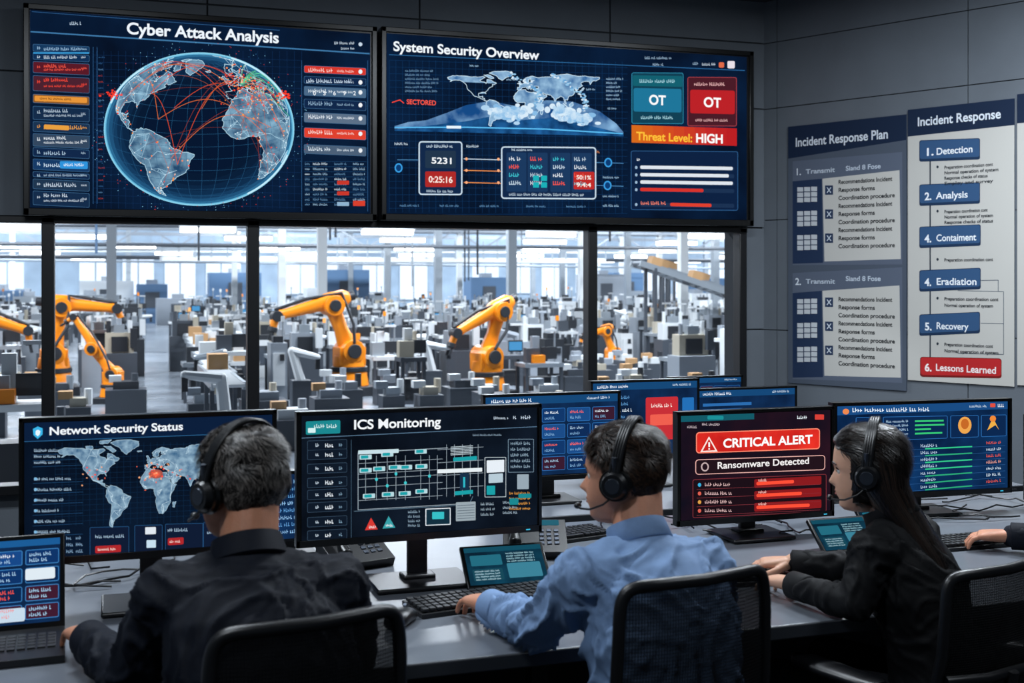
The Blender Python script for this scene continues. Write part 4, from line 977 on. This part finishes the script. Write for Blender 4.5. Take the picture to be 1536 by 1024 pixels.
for i, (a, b) in enumerate(((-1.17, -.35), (-.285, .715), (.778, 2.743), (2.801, 3.776))):
    g = MB(); g.add([(a, WY, zs + .04), (b, WY, zs + .04), (b, WY, zt - .03), (a, WY, zt - .03)], [(0, 1, 2, 3)], glass); g.build('window_%d' % (i + 1), smooth=False, fix=False)

# ------------------------------------------------------------------ posters on the right wall
def poster(name, t0, t1, z0, z1):
    e = empty(name, C + D * ((t0 + t1) / 2) + V((0, 0, (z0 + z1) / 2)), ang); mb = MB(); mb.box((0, -.008, 0), (t1 - t0, .008, z1 - z0), df('#3f4a5c')); mb.build('backing', e); return e, t1 - t0, z1 - z0
e, w, h = poster('incident_response_plan_poster', .199, .995, .925, 2.535)
P = Panel(e, (1185, 1362, 190, 172, 583, 575), w, h, False, y0=-.0125)
P.poly([(1185, 190), (1362, 172), (1362, 583), (1185, 575)], '#4f5866', 0); P.poly([(1185, 190), (1362, 172), (1362, 210), (1185, 238)], '#16263f', .6)
P.text('Incident Response Plan', 1196, 220, 13, '#dfe6ee', 3, 138, .02)
def tx_(t, x, y, hh, c, w=None, b=.02): P.text(t, x, y, hh, c, 3, w, b)
for oy, n in ((0, '1.'), (168, '2.')):
    P.poly([(1192, 242 + oy), (1356, 228 + oy * 1.02), (1356, 395 + oy * 1.05), (1192, 398 + oy * 1.02)], '#5c6576', .8)
    tx_(n, 1196, 263 + oy * .98, 10, '#dfe6ee'); P.text('Transmit', 1212, 261 + oy * .98, 7, '#c8d2de', 3, 44); P.text('Siand 8 Fose', 1272, 256 + oy * .98, 7, '#c8d2de', 3, 52)
    P.poly([(1237, 268 + oy), (1352, 255 + oy * 1.02), (1354, 387 + oy * 1.05), (1240, 392 + oy * 1.02)], '#c8c6c0', 1)
    P.poly([(1192, 272 + oy), (1236, 268 + oy), (1238, 394 + oy * 1.02), (1192, 396 + oy * 1.02)], '#223350', 1)
    for j in range(3):
        y = 281 + j * 36 + oy
        for a in range(3):
            for b in range(3): P.rect(1199 + a * 10.5, y + b * 8 - a * .5, 1208 + a * 10.5, y + b * 8 + 6.6 - a * .5, '#c8ccd0', 2)
        P.rect(1241, y - 3 , 1253, y + 11, '#2c3c58', 2); P.line([(1244, y), (1250, y + 8)], 1.2, '#dfe6ee', 3); P.line([(1250, y), (1244, y + 8)], 1.2, '#dfe6ee', 3)
        for q, (t, ww) in enumerate((('Recommendations Incident', 80), ('Response forms', 62), ('Coordination procedure', 84))):
            yy = y + 2 + q * 12 - 7 * (oy == 0); P.text(t, 1261, yy, 6.2, '#181c22', 3, ww - 8 * (q == 1), .022)
P.done()
e, w, h = poster('incident_response_flow_poster', 1.005, 1.625, .99, 2.56)
P = Panel(e, (1366, 1524, 168, 146, 578, 571), w, h, False, y0=-.0125)
P.poly([(1366, 168), (1524, 146), (1524, 578), (1366, 571)], '#c4c2bc', 0); P.poly([(1366, 168), (1524, 146), (1524, 186), (1366, 208)], '#16263f', .6)
P.text('Incident Response', 1380, 192, 13, '#dfe6ee', 3, 123, .02)
P.line([(1399, 240), (1399, 540)], 2, '#2c3540', 1); P.line([(1440, 436), (1508, 436), (1508, 530), (1440, 530)], 1, '#5a646e', 1); P.line([(1474, 420), (1500, 419), (1500, 436)], 1, '#5a646e', 1); P.line([(1474, 484), (1508, 484)], 1, '#5a646e', 1)
for y, n, t, x1 in ((228, '1.', 'Detection', 1473), (294, '2.', 'Analysis', 1473), (357, '4.', 'Contaiment', 1474), (422, '4.', 'Eradiation', 1474), (488, '5.', 'Recovery', 1473)):
    P.rr(1383, y - 15, x1, y + 17, '#1c3350', 1.5, 3, -6); P.rr(1384, y - 14, x1 - 1, y + 13, '#34557c', 2, 3, -6)
    P.text(n, 1391, y + 8, 11, '#eef2f6', 3, 10, .03); P.text(t, 1408, y + 6, 10, '#eef2f6', 3, len(t) * 5.9, .018)
for y, n in ((250, 4), (316, 3), (388, 1), (446, 2), (514, 2)):
    for i in range(n): P.text(('Preparation coordination cont', 'Normal operation of system', 'Response checks of status', 'Employ and survey')[i % 4], 1420, y + 5 + i * (8 if n > 2 else 9.5), 4.8, '#20262e', 3, random.choice((64, 72, 80)), .018)
    P.ell(1410, y + 2, 1.8, 2.2, '#2c3540', 2, 8)
P.rr(1384, 536, 1505, 566, '#7a1818', 1.5, 4, 0); P.rr(1385, 537, 1504, 563, '#c0282a', 2, 4, 0); P.text('6.', 1391, 557, 11, '#fff0ee', 3, 10, .03); P.text('Lessons Learned', 1407, 556, 10, '#fff0ee', 3, 89, .018)
P.done()
e, w, h = poster('procedures_poster', 1.64, 2.3, 1.0, 2.58)
P = Panel(e, (0, 100, 0, 0, 240, 240), w, h, False, y0=-.0125); P.rect(0, 0, 100, 240, '#c4c2bc', 0); P.rect(0, 0, 100, 24, '#16263f', .6)
for i in range(16): P.rect(10, 38 + i * 12, 10 + random.randint(40, 80), 42 + i * 12, '#4a545e', 1)
P.done()

# ------------------------------------------------------------------ factory hall behind the glass
FW = pm('factory_wall', '#8d9fb0', .8, var=.15, vscale=1.2)  # pale blue paint stands in for haze in the hall
fa = MB(); fa.box((10, 50, 3.2), (60, .3, 6.6), FW); fa.box((-16, 28.5, 3.2), (.3, 43, 6.6), FW); fa.box((38, 28.5, 3.2), (.3, 43, 6.6), FW)
fa.build('factory_wall_shell', smooth=False)
fa = MB(); fa.box((11, 28.6, -.05), (56, 43.4, .1), pm('factory_floor_epoxy', '#787f87', .25, var=.2, vscale=.8)); fa.build('factory_floor', smooth=False)
fa = MB(); fa.box((11, 28.6, 6.6), (56, 43.4, .1), pm('factory_roof', '#6a7682', .9)); fa.build('factory_ceiling', smooth=False)
fm = [pm('machine_white', '#c4c8ca', .5), pm('machine_grey', '#858c94', .5, .1), pm('machine_dark', '#1c2026', .5), pm('machine_blue', '#4c6a8a', .5), pm('machine_steel', '#9aa2a9', .35, .5), pm('machine_beige', '#a39c8c', .6), pm('machine_charcoal', '#3a4048', .5)]
pick = [fm[0], fm[0], fm[0], fm[1], fm[1], fm[2], fm[4], fm[5], fm[6], fm[6]]
tan_ = pm('carton_board', '#a8835a', .8)
org = pm('robot_orange', '#e8850f', .36, var=.05); wlight = em('#fdfcfa', 7.0); wlight2 = em('#e2eefc', 1.6); scr = em('#58a8e0', .9); warm = em('#ffb060', 1.6)
rd = random.Random(11)
mc = MB()
robots_xy = [(3.09, 16.3), (4.72, 15.2), (.02, 16.2), (-.75, 17.6), (-1.9, 17.0), (8.0, 18.6)]
def machine(x, y, low=False):
    t = rd.random(); w = rd.uniform(.3, .6); d = rd.uniform(.3, .55); h = rd.uniform(.45, .75); a, b = rd.choice(pick), rd.choice(pick)
    if low:
        mc.box((x, y, .14), (w * .8, d * .8, .28), fm[6]); mc.box((x, y, .32), (w * .5, d * .5, .1), a); mc.cyl((x + .1, y, .3), (x + .1, y, .46), .04, m=b, n=8); mc.box((x - .12, y, .40), (.14, .12, .08), rd.choice((tan_, fm[0], fm[1]))); return
    if t < .42:
        mc.box((x, y, h - .03), (w, d, .05), rd.choice((fm[0], fm[4], fm[6])))
        for sx in (-1, 1):
            for sy in (-1, 1): mc.box((x + sx * (w / 2 - .03), y + sy * (d / 2 - .03), h / 2), (.04, .04, h), fm[6])
        mc.box((x, y, h * .4), (w * .6, d * .7, h * .4), fm[2]); mc.box((x - w * .2, y, h + .09), (.18, .14, .2), a); mc.box((x + w * .25, y, h + .12), (.22, .03, .16), fm[2])
        mc.box((x - w * .05, y + .1, h + .17), (.10, .10, .34), b); mc.cyl((x + w * .4, y, h), (x + w * .4, y, h + .42), .012, m=fm[4], n=6); mc.box((x + w * .4 - .06, y, h + .42), (.16, .05, .03), fm[0])
        if rd.random() < .2: mc.box((x + w * .25, y - .02, h + .12), (.19, .005, .12), scr)
        if rd.random() < .3: mc.box((x - w * .1, y - .1, h + .05), (.16, .14, .1), rd.choice((org, tan_, tan_)))
    elif t < .60:
        H = rd.uniform(.55, 1.1); mc.box((x, y, H / 2), (w * .6, d * .7, H), a); mc.box((x, y - d * .35 - .01, H * .6), (w * .42, .02, H * .5), b); mc.box((x + w * .1, y - d * .35 - .025, H * .78), (w * .16, .01, .08), fm[2])
        mc.box((x, y, H + .04), (w * .35, d * .4, .08), fm[2]); mc.cyl((x + w * .2, y, H), (x + w * .2, y, H + .28), .012, m=fm[4], n=6); mc.box((x + w * .2, y, H + .29), (.04, .04, .07), rd.choice((org, warm, fm[0], fm[0])))
    elif t < .82:
        mc.box((x, y, .3), (w * 1.0, d, .6), rd.choice((fm[2], fm[6], fm[1]))); mc.box((x, y + d * .1, .72), (w * .8, d * .6, .3), a); mc.box((x, y - d * .22, .72), (w * .45, .02, .2), fm[2]); mc.box((x + w * .4, y - d * .3, .8), (.09, .08, .26), b); mc.box((x, y, .92), (w * .3, d * .3, .12), fm[4])
        for k in range(3): mc.cyl((x - w * .3 + k * w * .3, y, .85), (x - w * .3 + k * w * .3, y, 1.0 + rd.random() * .1), .03, m=rd.choice(pick), n=8)
    else:
        mc.box((x, y, .2), (.22, .22, .4), fm[6]); c_ = rd.choice((fm[0], fm[1], fm[4], fm[0])); p = V((x, y, .4)); q = p + V((rd.uniform(-.12, .12), 0, .34)); r_ = q + V((rd.choice((-1, 1)) * .3, 0, rd.uniform(-.08, .12)))
        mc.limb([p, q, r_], [.06, .05, .035], c_, 8); mc.box(r_ - V((0, 0, .08)), (.05, .05, .12), fm[2])
def blocked(x, y):
    for a, b in robots_xy:
        if math.hypot(x - a, y - b) < .68: return 2
        if y < b and abs(math.atan2(x, y) - math.atan2(a, b)) < .038 and y > b - 7: return 1
    return 0
def ax_(y): return .36 + (y - 9) * .034
yy = 9.3
while yy < 41:
    xx = -4 - yy * .1
    while xx < .64 * yy + 3:
        aisle = abs(xx - ax_(yy)) < .42; bl = blocked(xx, yy)
        if yy < 13.2 and xx > .9: bl = max(bl, 1)
        if not aisle and bl < 2 and rd.random() < (.45 if yy < 13 else .85): machine(xx + rd.uniform(-.1, .1), yy + rd.uniform(-.12, .12), bl == 1)
        xx += rd.uniform(.55, .85) * (1 if yy < 24 else 1.25)
    yy += .95 if yy < 24 else 1.3
mc.build('factory_machinery', smooth=False, fix=False)
st = MB()
for yy in (24, 30, 36, 42, 47):
    for xx in range(-8, 34, 4):
        st.box((xx + .3 * (yy % 3), yy, 3.3), (.18, .18, 6.6), fm[0] if (xx // 4) % 2 else fm[4])
    for z in (3.3, 4.6): st.box((12, yy, z), (50, .12, .12), fm[1])
for i in range(22):
    x = rd.uniform(-6, 24); y = rd.uniform(18, 44); st.cyl((x, y, rd.uniform(1.4, 2.4)), (x, y, 6.4), .02, m=rd.choice(fm), n=6)
for i in range(12):
    y = rd.uniform(26, 46); z = rd.uniform(2.3, 3.6); st.cyl((-8, y, z), (30, y, z + rd.uniform(-.3, .3)), rd.uniform(.03, .07), m=rd.choice((fm[0], fm[4], fm[6])), n=8)
for yy in (39,):
    for k in range(40):
        x = -8 + k * 1.0; st.box((x + .5, yy, 2.95), (1.15, .05, .05), fm[1], Matrix.Rotation(math.radians(32 if k % 2 else -32), 3, 'Y'))
    st.box((12, yy, 3.22), (42, .08, .08), fm[1]); st.box((12, yy, 2.66), (42, .08, .08), fm[1])
st.box((9, 40, 2.25), (15, 2, .16), fm[0])
for i in range(31): st.box((1.5 + i * .5, 39, 2.6), (.04, .04, .6), fm[4])
st.box((9, 39, 2.6), (15, .04, .04), fm[4])
st.build('factory_structure', smooth=False, fix=False)
sh = MB()
for i in range(24):
    x = rd.uniform(-8, 30); y = rd.uniform(42, 48); h_ = rd.uniform(.9, 2.0); sh.box((x, y, h_ / 2), (rd.uniform(.8, 2), 1, h_), rd.choice((fm[0], fm[3], fm[1], fm[4])))
    sh.box((x, y - .52, h_ * .6), (.5, .02, h_ * .4), fm[6]); sh.box((x, y, h_ + .08), (.4, .4, .16), fm[1])
sh.build('factory_storage_blocks', smooth=False, fix=False)
cv = MB()
for i in range(4):
    y0 = 19 + i * 2.0; x0 = 8.6 + i * 1.1; R_ = Matrix.Rotation(math.radians(17), 3, 'Y')
    for s_ in (-.2, .2): cv.box((x0 + 2, y0 + s_, 1.25), (4.2, .04, .10), fm[4], R_)
    for k in range(26):
        q = V((x0 + 2, y0, 1.25)) + R_ @ V((-2.05 + k * .164, 0, .02)); cv.cyl(q - V((0, .2, 0)), q + V((0, .2, 0)), .035, m=fm[1], n=8)
        if k % 5 == 2: cv.box(q + V((0, 0, .11)), (.2, .2, .16), tan_, R_)
    for k in (-1.8, 0, 1.8):
        q = V((x0 + 2, y0, 1.25)) + R_ @ V((k, 0, 0))
        for s_ in (-.2, .2): cv.box((q.x, y0 + s_, q.z / 2), (.05, .05, q.z), fm[6])
cv.build('inclined_conveyor', smooth=False)
rl = MB()
for k in range(16):
    y0 = 11.0 + k * 1.25; x0 = ax_(y0 + .6) + .55
    for s_ in (-.14, .14): rl.box((x0 + s_, y0 + .6, .62), (.03, 1.22, .07), fm[4])
    for j in range(10): rl.cyl((x0 - .14, y0 + j * .125, .63), (x0 + .14, y0 + j * .125, .63), .025, m=fm[0], n=6)
    for s_ in (-.14, .14): rl.box((x0 + s_, y0 + .1, .31), (.04, .04, .6), fm[6])
    if k % 2: rl.box((x0, y0 + .5, .73), (.2, .22, .16), rd.choice((tan_, fm[0])))
rl.build('roller_conveyor', smooth=False)
fl = MB()
for n_, (yy, z) in enumerate(((27, 2.66), (31, 2.62), (35, 2.5), (40, 2.42), (46, 2.35))):
    for k in range(10):
        x = -6 + k * 4.0 + n_ * 1.3
        fl.box((x, yy, z), (1.15, .30, .09), wlight); fl.box((x, yy, z + .08), (1.2, .36, .06), fm[0])
        for s_ in (-1, 1): fl.cyl((x + s_ * .45, yy, z + .1), (x + s_ * .45, yy, 6.5), .006, m=fm[1], n=4)
for k in range(26):
    x = -7 + k * 1.6
    if k % 5 != 3:
        for q in range(2): fl.box((x + q * .62 - .3, 49.8, 1.5 + .25 * (k % 2)), (.56, .05, 1.5), wlight2)
fl.build('factory_light_fixtures', smooth=False, fix=False)
def robot(name, x, y, az, sL, sF, sc_=1.0, dirx=-1, wr=20):
    e = empty(name, (x, y, 0), az); e.scale = (sc_,) * 3; mb = MB(); dk = fm[2]
    mb.box((0, 0, .06), (.62, .62, .12), dk); mb.cyl((0, 0, .12), (0, 0, .30), .25, .22, org, 24); mb.cyl((0, 0, .30), (0, 0, .36), .235, m=dk, n=24); mb.cyl((0, 0, .36), (0, 0, .50), .21, .19, org, 24)
    mb.box((.0, 0, .50), (.34, .30, .22), org); sh_ = V((0, 0, .56)); mb.cyl(sh_ - V((0, .2, 0)), sh_ + V((0, .2, 0)), .145, m=org, n=24); mb.cyl(sh_ - V((0, .23, 0)), sh_ + V((0, .23, 0)), .09, m=dk, n=20)
    a = math.radians(sL); el = sh_ + V((math.sin(a) * .62 * dirx, 0, math.cos(a) * .62)); Rm = Matrix.Rotation(a * dirx, 3, 'Y')
    mb.rings([(sh_.lerp(el, t), Rm @ V((w_, 0, 0)), V((0, d_, 0))) for t, w_, d_ in ((0, .12, .10), (.2, .115, .085), (.5, .085, .07), (.8, .095, .08), (1, .11, .09))], org, 20, .8)
    mb.cyl(el - V((0, .15, 0)), el + V((0, .15, 0)), .13, m=org, n=24); mb.cyl(el - V((0, .17, 0)), el + V((0, .17, 0)), .075, m=dk, n=20)
    b = math.radians(sF); fd = V((math.cos(b) * dirx, 0, math.sin(b)))
    up = V((-fd.z * dirx, 0, fd.x * dirx)); mb.rings([(el + fd * t + up * .05, up * w_, V((0, d_, 0))) for t, w_, d_ in ((-.24, .07, .09), (-.18, .11, .11), (.05, .12, .10), (.18, .085, .075), (.6, .06, .055), (.68, .07, .06))], org, 20, .8)
    mb.cyl(el - fd * .32 + up * .05, el - fd * .22 + up * .05, .06, m=dk, n=16)
    w0 = el + fd * .72 + up * .05; mb.cyl(w0 - V((0, .07, 0)), w0 + V((0, .07, 0)), .07, m=dk, n=20); c = math.radians(sF - wr * 3); wd = V((math.cos(c) * dirx, 0, math.sin(c)))
    mb.cyl(w0, w0 + wd * .14, .05, .045, org, 16); mb.cyl(w0 + wd * .14, w0 + wd * .2, .06, m=dk, n=16)
    q = V((0, 1, 0))
    for s_ in (-1, 1): mb.box(w0 + wd * .25 + q * .04 * s_, (.03, .02, .12), dk, Matrix.Rotation(math.pi / 2 - c * dirx if dirx > 0 else math.pi / 2 + c, 3, 'Y'))
    mb.tube([sh_ + V((0, -.2, .1)), (sh_ + el) / 2 + V((.12, -.16, .05)), el + V((.1, -.1, .16)), el + fd * .3 + up * .16, w0 + up * .08], .022, dk, 8)
    mb.build('arm_assembly', e, bevel=.008, ang=45)
robot('industrial_robot', 3.09, 16.3, .15, 22, -14, 1.08); robot('industrial_robot', 4.72, 15.2, .25, -18, -26, 1.0, -1, 14)
robot('industrial_robot', .02, 16.2, -.3, 38, 55, .66, -1, 30); robot('industrial_robot', -.75, 17.6, .1, 8, -6, 1.02, 1, 20)
robot('industrial_robot', -1.9, 17.0, .2, 20, -20, .95, 1); robot('industrial_robot', 8.0, 18.6, .2, 25, -15, .64)

# ------------------------------------------------------------------ lights
def area(name, loc, sx, sy, pw, col=(.84, .92, 1), rot=(0, 0, 0)):
    l = bpy.data.lights.new(name, 'AREA'); l.shape = 'RECTANGLE'; l.size = sx; l.size_y = sy; l.energy = pw; l.color = col
    o = bpy.data.objects.new(name, l); sc.collection.objects.link(o); o.location = loc; o.rotation_euler = rot
    return o
lf = MB()
for i, (x, y, p) in enumerate(((-.2, 3.6, 62), (2.1, 3.9, 66), (-.8, 1.2, 36), (2.8, 1.2, 26), (3.7, 4.0, 95))):  # lamp nearest the right wall is unseen, added to brighten that wall
    area('ceiling_light', (x, y, 3.30), .9, .15, p); lf.box((x, y, 3.33), (1.26, .36, .04), M_metal)
lf.build('ceiling_light_housings')
for x in (-4, 6, 16, 26):
    for y in (14, 25, 36, 45): area('factory_fill_light', (x, y, 6.2), 4, 1.5, 1500, (.90, .95, 1))  # unseen lamps added above the window view to light the hall
w = bpy.data.worlds.new('ambient'); sc.world = w; w.use_nodes = True
w.node_tree.nodes['Background'].inputs[0].default_value = (.25, .35, .5, 1); w.node_tree.nodes['Background'].inputs[1].default_value = .3

bpy.context.view_layer.update()
for o, wd in TEXTS:
    d = o.dimensions.x
    if d > 1e-5: o.scale.x = wd / d
# ------------------------------------------------------------------ camera
cd = bpy.data.cameras.new('camera'); cam = bpy.data.objects.new('camera', cd); sc.collection.objects.link(cam)
cd.sensor_width = 36; cd.lens = 36 * 1800 / 1536; cd.shift_y = -92 / 1536; cd.clip_end = 200
cd.dof.use_dof = True; cd.dof.focus_distance = 4.3; cd.dof.aperture_fstop = 5.0
cam.location = (0, 0, 1.57); cam.rotation_euler = (math.pi / 2, 0, -math.radians(18.46)); sc.camera = cam
